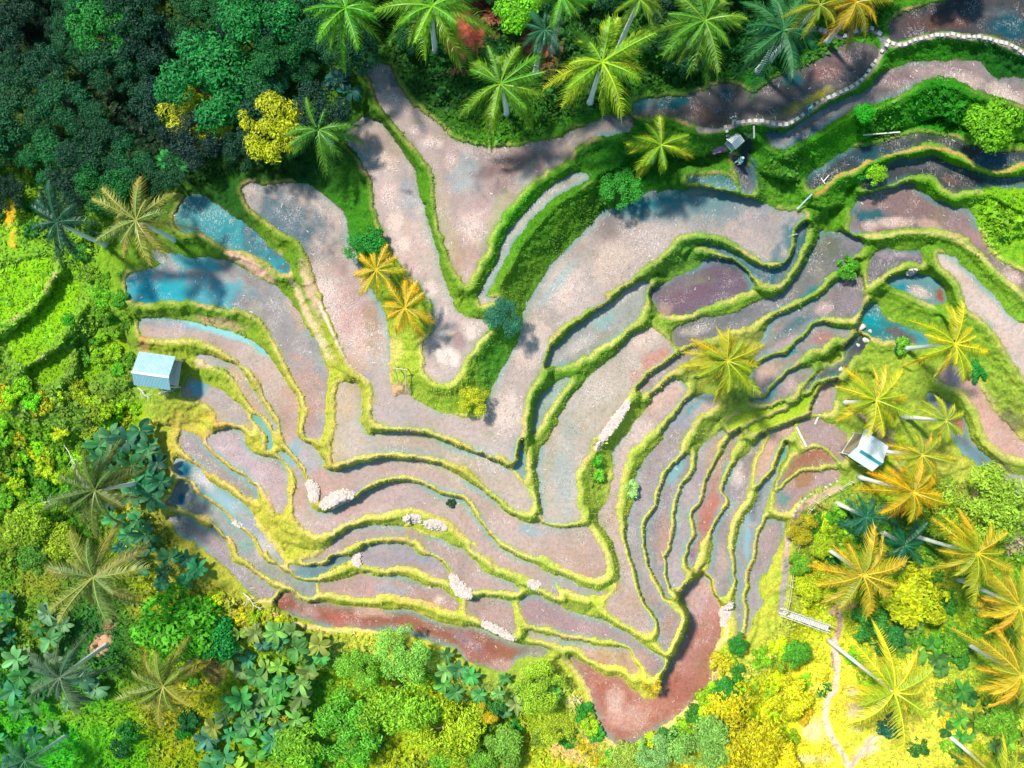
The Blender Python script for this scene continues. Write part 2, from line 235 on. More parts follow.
# ---------------------------------------------------------------- colours of the land (albedo kinds, as seen hues)
KREF = 1.75
def lin(c):
    c = np.asarray(c, np.float32)/255.
    return np.where(c <= .04045, c/12.92, ((c+.055)/1.055)**2.4)
def alb(c): return lin(c)/KREF
GCOL = [(450,60,24,85,22),(330,230,45,130,10),(500,200,70,155,10),(570,240,80,135,15),(450,390,160,190,10),(500,370,70,150,15),(200,300,90,150,10),(200,350,150,175,20),(200,450,200,190,40),(260,500,200,190,40),
 (400,480,185,195,55),(400,640,205,210,25),(640,690,220,220,40),(520,560,175,200,45),(600,430,160,190,25),(560,380,110,165,20),(700,240,90,150,50),(700,300,120,165,40),(780,100,28,115,18),(850,150,62,145,8),(940,110,38,135,12),
 (950,200,85,155,15),(940,260,105,150,30),(940,300,115,165,25),(900,400,155,180,35),(960,470,170,190,45),(760,480,170,190,60),(760,600,185,195,30),(40,300,125,185,8),(100,400,110,160,8),(50,500,60,125,10),(60,740,50,165,20),(120,745,90,170,15),
 (170,720,140,155,10),(850,700,235,230,70),(770,740,240,232,50),(900,740,215,215,80),(0,0,10,38,26),(150,120,12,46,30),(230,200,28,85,20),(300,170,18,70,25),(200,620,180,180,25),(700,350,150,175,50),(800,340,110,160,30),  # lower right yellows are lifted, haze glow painted into the colour
 (350,370,180,185,40),(300,420,185,185,40),(600,620,190,205,45),(700,520,180,195,60),(1000,220,130,190,10),(1010,60,20,90,20),(720,40,22,90,25),(560,50,35,90,25),(280,250,110,150,20),(620,140,40,110,20),(640,200,30,110,15),(880,560,80,150,20),(1000,600,120,170,40),(300,700,90,150,30),(100,640,40,110,40),(500,700,150,180,40)]
num = 0; den = 0
step_c = 4
cx_, cy_ = np.meshgrid(np.arange(0, RW+step_c, step_c)+OX, np.arange(0, RH+step_c, step_c)+OY)
for q in GCOL:
    w = 1/((cx_-q[0])**2+(cy_-q[1])**2+300.)**1.6
    num = num+w[..., None]*lin(q[2:5]); den = den+w[..., None]
gc = (num/den)
def upsample(a_, s, w, h):
    x = np.arange(w)/s; y = np.arange(h)/s; xi = x.astype(int); yi = y.astype(int)
    fx = (x-xi)[None, :, None]; fy = (y-yi)[:, None, None]
    p = a_[yi][:, xi]*(1-fx)+a_[yi][:, xi+1]*fx; q_ = a_[yi+1][:, xi]*(1-fx)+a_[yi+1][:, xi+1]*fx
    return p*(1-fy)+q_*fy
gcol = upsample(gc, step_c, RW, RH).astype(np.float32)
n1 = fbm(RW, RH, 26, 51); n2 = fbm(RW, RH, 7, 61, 2); n3 = fbm(RW, RH, 60, 71)
# bund tops are drier and yellower, faces greener
dry = np.clip(1-np.abs(dh-2.6)/3.4, 0, 1)*np.clip(.5+1.6*(n1-.4), 0, 1)*(lab == 0)*np.clip((YY+OY-60)/320+.15, .12, 1)*(far < .5)*(XX+OX > 110)
tan_ = lin((232,208,130))
gcol = gcol*(1-.75*dry[..., None])+tan_*(.75*dry[..., None])
bare = np.clip(5*(fbm(RW, RH, 16, 77, 2)-.6), 0, 1)*np.clip(1-np.abs(dh-2.4)/2.6, 0, 1)*(lab == 0)*(far < .4)*.8
gcol = gcol*(1-bare[..., None])+lin((198,160,128))*bare[..., None]
lush = np.clip(1.8*(n2-.42), 0, 1)*np.clip((dh-4)/4, 0, 1)*(lab == 0)
gcol = gcol*(1-.45*lush[..., None])+gcol*np.array([.45,.85,.5])*(.45*lush[..., None])
oran = np.clip(3*(n3-.56), 0, 1)*np.clip((YY+OY-250)/200, 0, 1)*.4
gcol = gcol*(1-oran[..., None])+lin((205,165,60))*oran[..., None]
# exposed cut soil along the foot of stepped banks
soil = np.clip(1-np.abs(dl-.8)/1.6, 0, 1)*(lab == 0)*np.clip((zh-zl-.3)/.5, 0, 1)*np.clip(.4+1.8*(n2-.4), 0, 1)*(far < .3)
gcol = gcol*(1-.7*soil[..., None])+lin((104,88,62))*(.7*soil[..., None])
# mud colours of every field
PC = np.array([(90,90,60)]+[(p[2] or (0,0,0)) for p in PADS], np.float32)
pcol = lin(PC)[l1]
mud_n = fbm(RW, RH, 40, 81)
pcol = pcol*(1+.35*(mud_n[..., None]-.5))
# the teal of the step shadows is painted into the mud at each bank foot
pv = np.random.RandomState(3).uniform(.82, 1.14, len(PADS)+1); pcol = pcol*pv[l1][..., None]
# weeds creeping in from the banks and a green film on parts of the mud
de = np.where(lab == 0, 0, 30).astype(np.float32)
for _ in range(12):
    for dy, dx in ((0,1),(1,0),(0,-1),(-1,0)): de = np.minimum(de, np.roll(np.roll(de, dy, 0), dx, 1)+1)
wd_ = np.clip(1-de/(2.+9*np.clip(fbm(RW, RH, 18, 141)-.3, 0, 1)), 0, 1)*np.clip(.2+2.2*(n2-.25), 0, 1)*.75
pcol = pcol*(1-wd_[..., None])+(gcol*.75+.06)*wd_[..., None]
film = np.clip(4*(fbm(RW, RH, 30, 151)-.56), 0, 1)*np.clip(.3+2*(n2-.35), 0, 1)*.4
pcol = pcol*(1-film[..., None])+lin((160,162,112))*film[..., None]
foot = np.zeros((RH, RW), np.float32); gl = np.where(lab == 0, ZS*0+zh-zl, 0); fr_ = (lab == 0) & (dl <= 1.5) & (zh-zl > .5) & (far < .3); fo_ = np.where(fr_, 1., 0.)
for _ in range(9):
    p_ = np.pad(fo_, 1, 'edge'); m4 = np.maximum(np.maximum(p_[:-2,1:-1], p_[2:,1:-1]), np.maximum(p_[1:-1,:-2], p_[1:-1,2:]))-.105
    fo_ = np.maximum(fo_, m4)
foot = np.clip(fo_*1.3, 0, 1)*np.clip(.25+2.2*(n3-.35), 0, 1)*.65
pcol = pcol*(1-foot[..., None])+lin((112,182,190))*foot[..., None]  # teal shadow tint laid over the mud colour below each stepped bank
PATCH = []   # x, y, rx, ry, angle, colour, strength, only on fields?
def ell(x, y, rx, ry, ang, c, s, what='p'): PATCH.append((x, y, rx, ry, math.radians(ang), c, s, what))
CY=(55,178,198); TQ=(30,135,150); ST=(238,212,205); SD=(232,200,190)
for q in [(180,298,55,24,8,(62,180,200),.85),(150,292,30,16,0,(45,175,200),1.0),(225,292,26,14,10,(90,185,205),.8),(195,262,30,8,15,(90,190,205),1),(300,315,22,12,60,(205,175,150),.7),(310,400,20,50,-10,(200,150,135),.6),(245,300,12,10,0,(130,110,120),.6),  # closing mauve ellipse is a palm's cast shadow painted on the field
 (250,230,45,12,35,(50,165,180),1),(175,325,40,4,3,(165,160,185),.8),(225,333,44,4,17,(150,225,235),.9),(262,350,14,6,30,(120,215,225),.95),(280,385,16,40,-25,(205,178,168),.7),(290,420,14,22,-15,(190,150,140),.6),
 (285,225,44,40,0,(70,105,125),1),(310,270,30,16,0,(90,90,100),.7),(330,300,20,40,-25,ST,.75),(362,340,18,26,-25,SD,.8),(352,310,22,40,-25,(200,150,150),.6),(345,370,26,16,-20,(200,165,140),.6),(372,330,9,30,0,(150,130,80),.5),  # leading blue-grey ellipse paints the trees' shade onto the mud
 (392,165,9,9,0,(235,200,195),.8),(384,158,5,6,0,ST,.8),(388,192,8,14,0,(225,185,185),.9),(394,222,8,14,0,ST,.9),(403,243,8,8,0,ST,.9),(407,190,10,26,-15,(170,175,190),.8),(408,192,6,4,0,(90,75,80),.7),(410,265,10,10,0,(220,180,178),.6),(430,288,6,9,0,(240,215,210),.9),  # the small dark brown spot is a palm shadow put into the colour
 (447,357,11,9,20,(248,228,224),1),(440,335,7,8,0,(236,214,208),.9),(472,330,9,9,0,(240,214,210),.9),(459,340,7,9,0,(150,110,120),.6),(442,312,5,7,0,(240,216,212),.9),
 (390,100,12,8,20,(230,195,190),.9),(416,130,6,6,0,(225,190,190),.8),(432,142,11,6,10,(235,205,200),.9),(452,162,7,10,0,(225,190,188),.9),(472,228,12,15,-10,(235,205,202),.9),(478,200,12,8,-10,(205,170,172),.8),(400,85,18,10,50,(95,100,115),.8),  # closing slate ellipse paints in the shadow of the top edge palms
 (468,175,18,20,0,(165,180,192),.8),(500,170,24,20,-20,(130,100,105),.7),(520,158,30,16,-20,(120,95,95),.7),(525,178,12,8,-20,(175,185,190),.7),(446,230,10,50,-12,(175,175,90),.35),(500,215,10,30,30,(160,180,90),.45),(460,265,12,20,0,(205,165,140),.5),
 (600,112,30,12,-18,(95,75,80),.8),(640,105,10,8,0,(60,150,165),.8),(672,102,18,8,-8,(25,125,145),.9),(725,94,8,9,0,(25,110,125),.8),(704,112,12,10,0,(120,80,75),.6),(790,80,14,9,0,(25,120,135),.9),(830,68,20,12,-20,(150,105,110),.8),(842,62,10,9,0,(190,160,160),.5),(800,105,28,5,-24,(190,180,40),.85),(820,94,16,4,-24,(225,210,30),.9),(770,108,22,12,-10,(80,85,95),.7),(715,118,20,8,0,(120,85,65),.6),
 (655,205,45,16,-4,(20,140,158),.95),(720,205,45,14,5,(70,150,165),.8),(610,228,20,12,-30,(125,120,130),.6),(700,215,60,14,0,(140,160,170),.5),(640,250,45,20,-30,(205,190,192),.6),(608,262,26,16,-35,(236,214,206),.6),(565,285,24,16,-45,(238,216,210),.6),(530,345,16,30,15,(236,214,210),.6),(505,415,16,25,15,(240,220,214),.65),
 (562,278,5,40,40,(160,190,195),.7),(508,360,5,40,20,(160,190,200),.6),(760,215,30,25,0,(165,160,175),.6),(790,240,14,26,0,(178,176,188),.6),(480,428,50,8,8,(196,176,178),.5),(620,300,40,5,-38,(205,205,205),.6),(400,395,18,16,0,(190,170,172),.6),
 (580,345,22,6,-35,(205,200,200),.6),(605,320,16,8,-40,(130,190,195),.6),(555,375,20,5,-50,(120,180,190),.7),
 (650,335,18,10,-30,(236,205,195),.7),(655,360,14,9,-30,(212,130,115),.75),(640,375,14,8,-30,(214,150,135),.5),(600,390,20,20,-40,(212,196,184),.5),(565,470,12,50,5,(170,190,195),.5),(612,340,22,5,-35,(130,195,200),.6),
 (660,400,14,6,-40,(225,190,180),.7),(640,430,12,14,-40,(225,205,205),.5),(620,520,8,30,0,(205,170,165),.5),(694,408,14,5,-35,(25,165,190),.9),(680,420,9,10,-40,(160,165,190),.7),(703,412,14,12,-45,(215,185,180),.6),(657,482,10,40,10,(170,165,175),.5),
 (676,470,6,16,25,(130,190,205),.8),(664,540,8,24,5,(196,150,135),.7),(703,470,6,20,20,(170,145,160),.5),(708,515,9,24,10,(190,115,100),.8),(716,455,8,24,15,(190,160,110),.6),(693,555,4,14,0,(140,90,140),.85),(703,558,5,10,0,(215,170,180),.7),
 (738,478,7,12,10,(215,205,205),.8),(728,470,5,9,0,(90,170,180),.6),(732,495,9,12,10,(140,135,155),.5),(722,560,6,18,0,(200,175,165),.6),(747,540,4,22,3,(140,190,210),.85),(745,590,4,20,0,(150,165,185),.6),(756,500,5,16,10,(95,110,130),.7),
 (784,455,9,7,-40,(90,170,175),.7),(782,500,8,10,0,(95,155,155),.8),(805,478,20,8,-28,(172,130,95),.9),(835,470,14,8,-15,(190,165,165),.7),(815,455,20,7,-15,(170,110,85),.8),
 (350,495,40,5,-10,(150,165,180),.5),(400,450,50,4,3,(130,170,180),.5),(440,470,60,5,15,(205,185,165),.6),(330,450,14,14,0,(205,180,140),.7),(345,400,10,20,0,(205,180,150),.7),(490,460,20,14,35,(196,188,190),.6),(560,560,40,18,12,(198,165,150),.6),(530,530,14,8,20,(130,180,195),.6),
 (322,480,20,14,0,(205,160,152),.6),(310,460,10,12,20,(160,175,195),.6),(300,500,10,14,0,(205,165,150),.6),(400,545,40,8,10,(180,155,165),.5),(440,575,30,14,35,(178,150,150),.5),(395,590,20,6,5,(165,170,190),.8),(420,560,30,5,20,(150,165,190),.6),(385,560,40,8,5,(160,155,170),.5),(440,600,6,5,0,ST,.8),
 (285,603,8,6,20,(165,90,75),.8),(345,620,30,9,8,(185,100,85),.7),(310,612,14,7,10,(205,165,160),.6),(370,612,20,6,5,(225,180,170),.6),(480,655,18,10,30,(172,105,90),.8),(465,640,18,8,30,(160,135,150),.7),(500,665,14,8,0,(205,165,160),.7),(490,615,22,9,0,(196,160,155),.5),
 (600,690,14,30,-20,(186,108,92),.6),(625,715,22,14,0,(222,176,164),.65),(615,700,10,14,0,(235,200,190),.5),(700,595,16,24,0,(208,180,185),.75),(712,620,8,26,5,(200,140,135),.6),(690,655,10,26,15,(205,145,140),.6),(680,690,16,14,-40,(184,110,96),.6),
 (560,600,20,8,25,(170,140,150),.6),(640,660,14,8,30,(205,165,150),.5),(610,655,18,5,8,(210,180,100),.4),(640,600,14,10,0,(196,160,130),.5),(668,625,8,14,20,(200,160,145),.6),
 (700,262,26,8,-12,(120,150,175),.7),(690,295,26,8,-18,(128,96,118),.8),(665,310,8,6,0,(190,160,150),.8),(775,265,7,20,10,(40,120,140),.7),(735,265,24,6,15,(60,90,110),.6),(790,235,8,14,0,(30,120,140),.7),
 (800,250,14,26,25,(25,105,125),.75),(830,245,18,14,0,(110,120,90),.6),(850,240,12,10,0,(150,145,160),.6),(770,300,20,8,-30,(150,140,150),.6),(695,330,16,5,-10,(205,190,185),.6),(692,320,24,8,-15,(90,110,105),.6),(740,315,24,5,-25,(110,115,120),.6),
 (820,290,28,6,-36,(30,140,150),.85),(795,325,20,5,-35,(40,120,130),.7),(825,308,9,6,-20,(220,190,190),.7),(785,345,18,5,-30,(200,170,175),.7),(850,300,10,18,15,(160,145,160),.6),(790,352,14,4,-10,(30,140,150),.8),(820,340,14,6,-20,(180,130,120),.7),(768,372,14,7,-25,(215,180,165),.7),(790,385,8,8,-40,(205,175,170),.6),(770,395,8,5,-30,(60,150,165),.7),  # leading teal strip holds the upper bund's shadow in the mud colour
 (800,145,24,10,-30,(35,95,115),.85),(775,135,10,8,0,(50,120,140),.8),(850,115,18,6,-30,(120,90,95),.8),(900,75,30,7,-10,(150,120,130),.7),(960,80,24,9,15,(218,196,192),.8),(1005,95,20,9,20,(226,204,196),.9),(930,72,20,6,0,(190,165,165),.7),
 (900,25,24,10,-15,(90,75,85),.7),(940,22,34,8,0,(120,75,60),.75),(1005,25,20,16,0,(15,100,120),.9),(990,12,24,6,0,(120,130,140),.6),(960,8,40,8,0,(45,55,60),.6),
 (990,160,20,9,5,(25,90,110),.9),(870,155,20,6,-15,(25,90,110),.8),(950,180,10,4,25,(120,90,85),.9),(930,165,30,5,5,(110,115,125),.6),(945,200,30,6,15,(90,140,160),.6),(870,215,20,8,-5,(30,110,125),.9),(895,222,16,5,0,(228,196,188),.9),(930,225,16,6,8,(220,188,180),.85),(870,225,8,5,0,(225,200,192),.8),(985,245,30,6,35,(185,145,150),.8),(1012,278,12,8,35,(220,190,185),.8),
 (905,290,16,6,15,(25,150,175),.95),(920,292,12,5,20,(226,200,195),.8),(940,295,5,8,0,(165,80,50),.9),(900,255,20,4,0,(190,165,180),.8),(870,320,16,8,20,(20,160,178),.95),(900,335,16,5,25,(120,90,95),.8),
 (945,418,8,9,40,(70,110,150),.7),(958,425,5,10,-20,(190,115,70),.85),(975,455,10,9,40,(110,150,175),.7),(935,405,6,6,40,(170,175,195),.8),(955,375,9,9,0,(170,160,190),.6),(985,430,14,14,40,(220,180,170),.6),
 (200,388,9,7,0,(90,185,205),.95),(225,400,22,14,20,(180,170,180),.7),(235,375,16,5,20,(205,170,120),.6),(236,418,10,8,0,(190,180,185),.6),(250,430,6,10,0,(195,165,90),.7),(186,470,8,10,50,(20,130,160),.95),(205,480,14,7,40,(205,205,220),.8),(225,500,16,6,35,(150,195,215),.7),(250,525,10,12,40,(160,160,190),.7),(182,498,6,9,0,(15,110,140),.95),(200,515,16,6,30,(175,165,175),.6),(222,545,14,8,40,(175,150,165),.5),(268,545,8,14,30,(215,200,205),.6),(290,455,9,14,30,(140,185,205),.8),(245,545,8,6,0,(130,180,170),.6),(280,565,20,6,15,(195,180,190),.6)]:
    ell(*q)
# soil, paths and other bare ground
GR = [(250,265,26,6,28,(226,178,160),.95),(222,323,24,5,12,(200,165,130),.8),(303,305,4,50,-24,(225,190,160),.8),(322,340,5,20,-30,(225,205,170),.7),(310,290,5,26,-18,(225,180,165),.8),
 (466,32,22,34,10,(165,82,68),1.0),(540,42,18,20,0,(160,78,64),.95),(500,10,20,10,0,(90,35,40),.7),(550,70,14,12,30,(110,70,55),.5),
 (205,362,9,6,0,(225,190,165),.85),(145,345,6,8,0,(205,150,90),.8),(205,455,20,24,40,(200,160,80),.7),(225,420,18,10,20,(205,160,60),.6),(180,430,20,12,10,(195,170,70),.6),(230,360,24,5,15,(205,165,80),.5),
 (720,355,60,14,-20,(190,175,90),.5),(385,370,8,30,0,(200,150,110),.8),(395,390,16,8,0,(196,150,130),.8),(395,350,8,20,0,(205,195,110),.6),
 (880,440,16,12,10,(196,170,150),.7),(900,470,9,20,0,(190,165,140),.4),(925,450,12,14,0,(205,180,140),.6),(850,605,9,6,0,(190,150,120),.8),(855,710,10,26,0,(226,196,170),.8),(870,745,20,8,-40,(228,205,185),.8),(815,730,12,14,0,(236,205,165),.8),(805,760,20,6,0,(236,215,170),.7),
 (990,605,14,9,0,(200,180,160),.6),(1015,545,12,10,0,(196,160,160),.6),(100,645,10,14,30,(215,165,145),.8),(110,625,8,8,0,(196,150,120),.6),(215,670,14,10,40,(120,95,75),.7),(565,750,20,10,20,(228,178,140),.6),(590,735,8,14,0,(230,185,120),.6),(575,700,8,6,0,(240,200,180),.6),
 (235,660,10,8,0,(110,90,70),.6),(10,215,5,14,10,(196,160,40),.9),(12,240,6,10,0,(205,175,30),.8),(640,205,30,8,20,(60,110,30),.4),(745,155,6,22,10,(50,60,70),.9),(752,175,5,16,0,(60,90,120),.85),(720,150,9,3,-15,(190,150,175),.9),
 (850,345,12,6,-60,(60,65,75),.8),(1000,465,14,10,40,(110,105,100),.5),(1010,420,16,12,50,(90,85,80),.7),(990,400,12,8,40,(130,120,90),.5)]
for q in GR: ell(*q, 'g')
LINES = [ # narrow worn strips: polyline, half width, colour
 ('R 0,660 60,668 120,650 190,630 252,618 316,620 376,634 440,636 498,608 548,570 626,512 718,472 802,428 864,362 898,314 930,262 955,232', 3.2, (165,150,158)),
 ('R 955,232 918,172 880,146 794,160 740,184 690,182 616,152 560,148', 3.0, (120,125,140)),
 ('S 222,245 252,262 322,262 380,238 447,222 510,208 604,204 666,220 757,218 824,232 916,258 1002,302 1060,340', 3.2, (165,150,145)),
 ('T 590,490 640,460 680,400 760,360 860,310 920,290 1023,265', 1.6, (190,150,80)), ('U 0,300 100,250 200,205 330,180 460,160 560,175 660,210 760,260 850,300 930,300 1000,265 1060,250', 1.6, (196,155,95)),
 ('V 215,85 300,85 400,65 520,65 640,85 720,130 800,180 880,250 960,330 1060,440', 2.0, (190,190,110)),
 ('V 100,640 150,580 190,480 215,370', 2.0, (150,150,90)),
 ('Q 1023,350 960,370 900,400 850,430 810,470 775,540 755,620 745,700 740,768', 3.2, (196,165,150)), ('Y 300,0 290,100 275,200 262,330', 3.4, (165,150,160)),
 ('Y 640,340 640,420 610,520 600,620 610,700', 3.0, (165,135,135)), ('Z 834,640 838,668 835,690 827,700 825,718 831,735 840,750 850,768 858,790', 3.2, (226,196,186)), ('Z 850,768 862,752 874,738', 3.0, (222,190,175)),
 ('Z 833,612 838,606 846,606', 4.0, (180,150,120)),
 ('M 20,240 80,310 130,380 160,450 165,530 190,610 240,670 320,705 400,692 480,650 560,590 640,520 720,440 790,360 800,300', 2.6, (226,205,120)),
 ('L 960,440 950,500 900,560 880,620 890,680 850,740', 2.4, (226,205,140)), ('G 430,350 520,400 640,440 760,460 900,460 1023,470', 2.0, (220,200,120)),
 ('J 750,510 690,600 600,760', 2.6, (250,228,205)),
 ('C 400,110 480,180 560,240 640,300 700,360 770,470', 1.8, (220,190,170)),
 ('E 100,20 150,130 200,240 250,330 310,375 365,425', 1.5, (226,205,190)),
 ('X 560,60 640,90 700,150 760,220 750,280', 1.8, (205,170,150)),
]
def blend_patch(tgt, x, y, rx, ry, an, c, s, mask):
    R_ = int(max(rx, ry)*1.5)+3
    x0 = max(0, int(x-OX-R_)); x1 = min(RW, int(x-OX+R_)+1); y0 = max(0, int(y-OY-R_)); y1 = min(RH, int(y-OY+R_)+1)
    if x1 <= x0 or y1 <= y0: return
    X_ = XF[y0:y1, x0:x1]+OX-x; Y_ = YF[y0:y1, x0:x1]+OY-y
    u_ = (X_*math.cos(an)+Y_*math.sin(an))/rx; v_ = (-X_*math.sin(an)+Y_*math.cos(an))/ry
    d_ = np.sqrt(u_*u_+v_*v_)+(n2[y0:y1, x0:x1]-.5)*1.1+(n1[y0:y1, x0:x1]-.5)*.7
    k = np.clip((1.25-d_)/.75, 0, 1)*s*mask[y0:y1, x0:x1]
    tgt[y0:y1, x0:x1] = tgt[y0:y1, x0:x1]*(1-k[..., None])+lin(c)*k[..., None]
ones = np.ones((RH, RW), np.float32)
nog = np.zeros((RH, RW), np.float32)      # where no grass grows
straw = np.zeros((RH, RW), np.float32)
for (x, y, rx, ry, an, c, s, what) in PATCH:
    if what == 'p':
        blend_patch(pcol, x, y, rx, ry, an, c, s, ones)
        if min(c) > 180: 
            t_ = np.zeros((RH, RW, 1), np.float32); 
            R_ = int(max(rx, ry)*1.3)+2
            y0 = max(0, y-OY-R_); y1 = min(RH, y-OY+R_); x0 = max(0, x-OX-R_); x1 = min(RW, x-OX+R_)
            X_ = XF[y0:y1, x0:x1]+OX-x; Y_ = YF[y0:y1, x0:x1]+OY-y
            u_ = (X_*math.cos(an)+Y_*math.sin(an))/rx; v_ = (-X_*math.sin(an)+Y_*math.cos(an))/ry
            straw[y0:y1, x0:x1] = np.maximum(straw[y0:y1, x0:x1], np.clip(1.3-np.sqrt(u_*u_+v_*v_), 0, 1)*s)
    else:
        blend_patch(gcol, x, y, rx, ry, an, c, s, ones)
        g3 = nog[..., None].repeat(3, 2)
        X_ = XF+OX-x; Y_ = YF+OY-y
        d_ = np.hypot((X_*math.cos(an)+Y_*math.sin(an))/rx, (-X_*math.sin(an)+Y_*math.cos(an))/ry)
        if s > .7: nog = np.maximum(nog, np.clip(1.3-d_, 0, 1))
def seg_dist(P):
    d_ = np.full((RH, RW), 99., np.float32)
    for (ax, ay), (bx, by) in zip(P[:-1], P[1:]):
        x0 = max(0, int(min(ax, bx)-OX-12)); x1 = min(RW, int(max(ax, bx)-OX+12)); y0 = max(0, int(min(ay, by)-OY-12)); y1 = min(RH, int(max(ay, by)-OY+12))
        if x1 <= x0 or y1 <= y0: continue
        X_ = XF[y0:y1, x0:x1]+OX-ax; Y_ = YF[y0:y1, x0:x1]+OY-ay
        dx, dy = bx-ax, by-ay; t_ = np.clip((X_*dx+Y_*dy)/(dx*dx+dy*dy+1e-6), 0, 1)
        d_[y0:y1, x0:x1] = np.minimum(d_[y0:y1, x0:x1], np.hypot(X_-t_*dx, Y_-t_*dy))
    return d_
for s, hw, c in LINES:
    d_ = seg_dist(pts(s))+(n2-.5)*1.8
    k = np.clip((hw+.8-d_)/1.6, 0, 1)*(lab == 0)*.92
    gcol = gcol*(1-k[..., None])+lin(c)*k[..., None]
    nog = np.maximum(nog, k if c[0]-c[2] < 60 else k*.5)
gl_ = gcol.mean(2, keepdims=True); kd = (.14*np.clip((YY+OY-150)/250, 0, 1)*(lab == 0)*(d1 < 40))[..., None]; gcol = gcol*(1-kd)+gl_*kd
gcol = (gcol/np.where((lab == 0) & (d1 < 30), 1.32, 1.16)[..., None]*np.array([1.08, 1.0, .88])).astype(np.float32); wet = np.clip((pcol[..., 2]-pcol[..., 0])*5-.15, 0, 1)
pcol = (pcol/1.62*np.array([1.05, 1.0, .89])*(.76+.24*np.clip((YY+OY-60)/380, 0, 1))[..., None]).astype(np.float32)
isf = np.array([0]+[1 if p[2] is not None else 0 for p in PADS])[lab] > 0
# planted zone outline: outside it the hillside is jungle
TZ = catmull([(95,255),(125,215),(170,188),(250,165),(335,115),(365,55),(395,70),(450,135),(520,140),(620,100),(690,88),(780,72),(868,42),(895,10),(980,-60),(1100,-60),(1100,505),(1000,495),(962,482),(915,470),(865,480),(800,498),(796,560),(786,612),(765,640),(745,665),(712,708),(655,745),(608,742),(582,700),(555,664),(500,684),(440,655),(380,634),(300,625),(270,608),(225,592),(190,562),(163,520),(155,480),(143,440),(136,400),(128,380),(118,340),(100,300)])
r_ = fill(TZ); inner = np.zeros((RH, RW), bool); inner[r_[3]:r_[4], r_[1]:r_[2]] = r_[0]
EXPO = 0.7
import bpy
from mathutils import Vector, Matrix, Euler
scene = bpy.context.scene; COL = scene.collection
HC = 75.0                                   # the drone hovers 75 m above the lowest paddies
def W(px, py, z):
    k = (HC-z)/HC
    return ((px-512)/10*k, (384-py)/10*k, z)
def samp(a_, px, py):
    return a_[np.clip(np.rint(np.asarray(py)-OY).astype(int), 0, RH-1), np.clip(np.rint(np.asarray(px)-OX).astype(int), 0, RW-1)]
def height(px, py):
    """land height at plan position (arrays), blending into the far hillside outside the surveyed window"""
    px = np.asarray(px, np.float32); py = np.asarray(py, np.float32)
    o = np.maximum(np.maximum(OX-px, px-(OX+RW-1)), np.maximum(OY-py, py-(OY+RH-1)))
    k = np.clip(o/90, 0, 1); k = k*k*(3-2*k)
    zin = samp(zz, px, py)
    return np.where(o > 0, zin*(1-k)+base_z(px, py)*k, zin)
def ground_at(X, Y):
    z = 3.0
    for _ in range(8):
        k = HC/(HC-z); z = .5*z+.5*float(height(512+X*10*k, 384-Y*10*k))
    return z
# ---------------------------------------------------------------- materials
def newmat(name):
    m = bpy.data.materials.new(name); m.use_nodes = True
    nt = m.node_tree; nt.nodes.clear()
    out = nt.nodes.new('ShaderNodeOutputMaterial'); b_ = nt.nodes.new('ShaderNodeBsdfPrincipled')
    nt.links.new(b_.outputs[0], out.inputs[0])
    return m, nt, b_, out
def nd(nt, t, **k):
    n = nt.nodes.new(t)
    for a_, v in k.items():
        if a_.startswith('i_'):
            n.inputs[a_[2:].replace('_', ' ')].default_value = v
        else: setattr(n, a_, v)
    return n
def lk(nt, a_, b_): nt.links.new(a_, b_)
def mixc(nt, blend, fac, A_, B_):
    m = nt.nodes.new('ShaderNodeMix'); m.data_type = 'RGBA'; m.blend_type = blend
    for sock, v in ((m.inputs[0], fac), (m.inputs[6], A_), (m.inputs[7], B_)):
        if hasattr(v, 'links') or hasattr(v, 'is_linked'): nt.links.new(v, sock)
        else: sock.default_value = v
    return m.outputs[2]
def ramp(nt, src, stops):
    r = nt.nodes.new('ShaderNodeValToRGB'); e = r.color_ramp.elements
    while len(e) > 1: e.remove(e[0])
    e[0].position = stops[0][0]; e[0].color = stops[0][1]
    for p_, c_ in stops[1:]:
        q = e.new(p_); q.color = c_
    nt.links.new(src, r.inputs[0]); return r.outputs[0]
def g(v): return (v, v, v, 1)
def obj_coord(nt, scale=(1,1,1), rot=0):
    tc = nt.nodes.new('ShaderNodeNewGeometry'); mp = nt.nodes.new('ShaderNodeMapping')
    mp.inputs['Scale'].default_value = scale; mp.inputs['Rotation'].default_value = (0, 0, rot)
    nt.links.new(tc.outputs['Position'], mp.inputs[0]); return mp.outputs[0]
def noise(nt, co, s, det=4, rough=.6):
    n = nd(nt, 'ShaderNodeTexNoise'); n.inputs['Scale'].default_value = s; n.inputs['Detail'].default_value = det; n.inputs['Roughness'].default_value = rough
    nt.links.new(co, n.inputs['Vector']); return n.outputs[0]
# grassy land
def mat_ground():
    m, nt, b_, out = newmat('grassy_earth')
    at = nd(nt, 'ShaderNodeAttribute', attribute_name='tint')
    co = obj_coord(nt)
    f1 = ramp(nt, noise(nt, co, 5.5, 5, .7), [(.25, g(.6)), (.5, g(1.05)), (.78, g(1.5))])
    c = mixc(nt, 'MULTIPLY', 1., at.outputs[0], f1)
    f2 = ramp(nt, noise(nt, co, 1.1, 4), [(.3, (.85, 1.0, .8, 1)), (.5, g(1)), (.72, (1.2, 1.05, 1.0, 1))])
    c = mixc(nt, 'MULTIPLY', 1., c, f2)
    lk(nt, c, b_.inputs['Base Color']); b_.inputs['Roughness'].default_value = .9; b_.inputs['Specular IOR Level'].default_value = .15
    bp = nd(nt, 'ShaderNodeBump'); bp.inputs['Strength'].default_value = .7; bp.inputs['Distance'].default_value = .12
    lk(nt, noise(nt, co, 9, 4, .7), bp.inputs['Height']); lk(nt, bp.outputs[0], b_.inputs['Normal'])
    return m
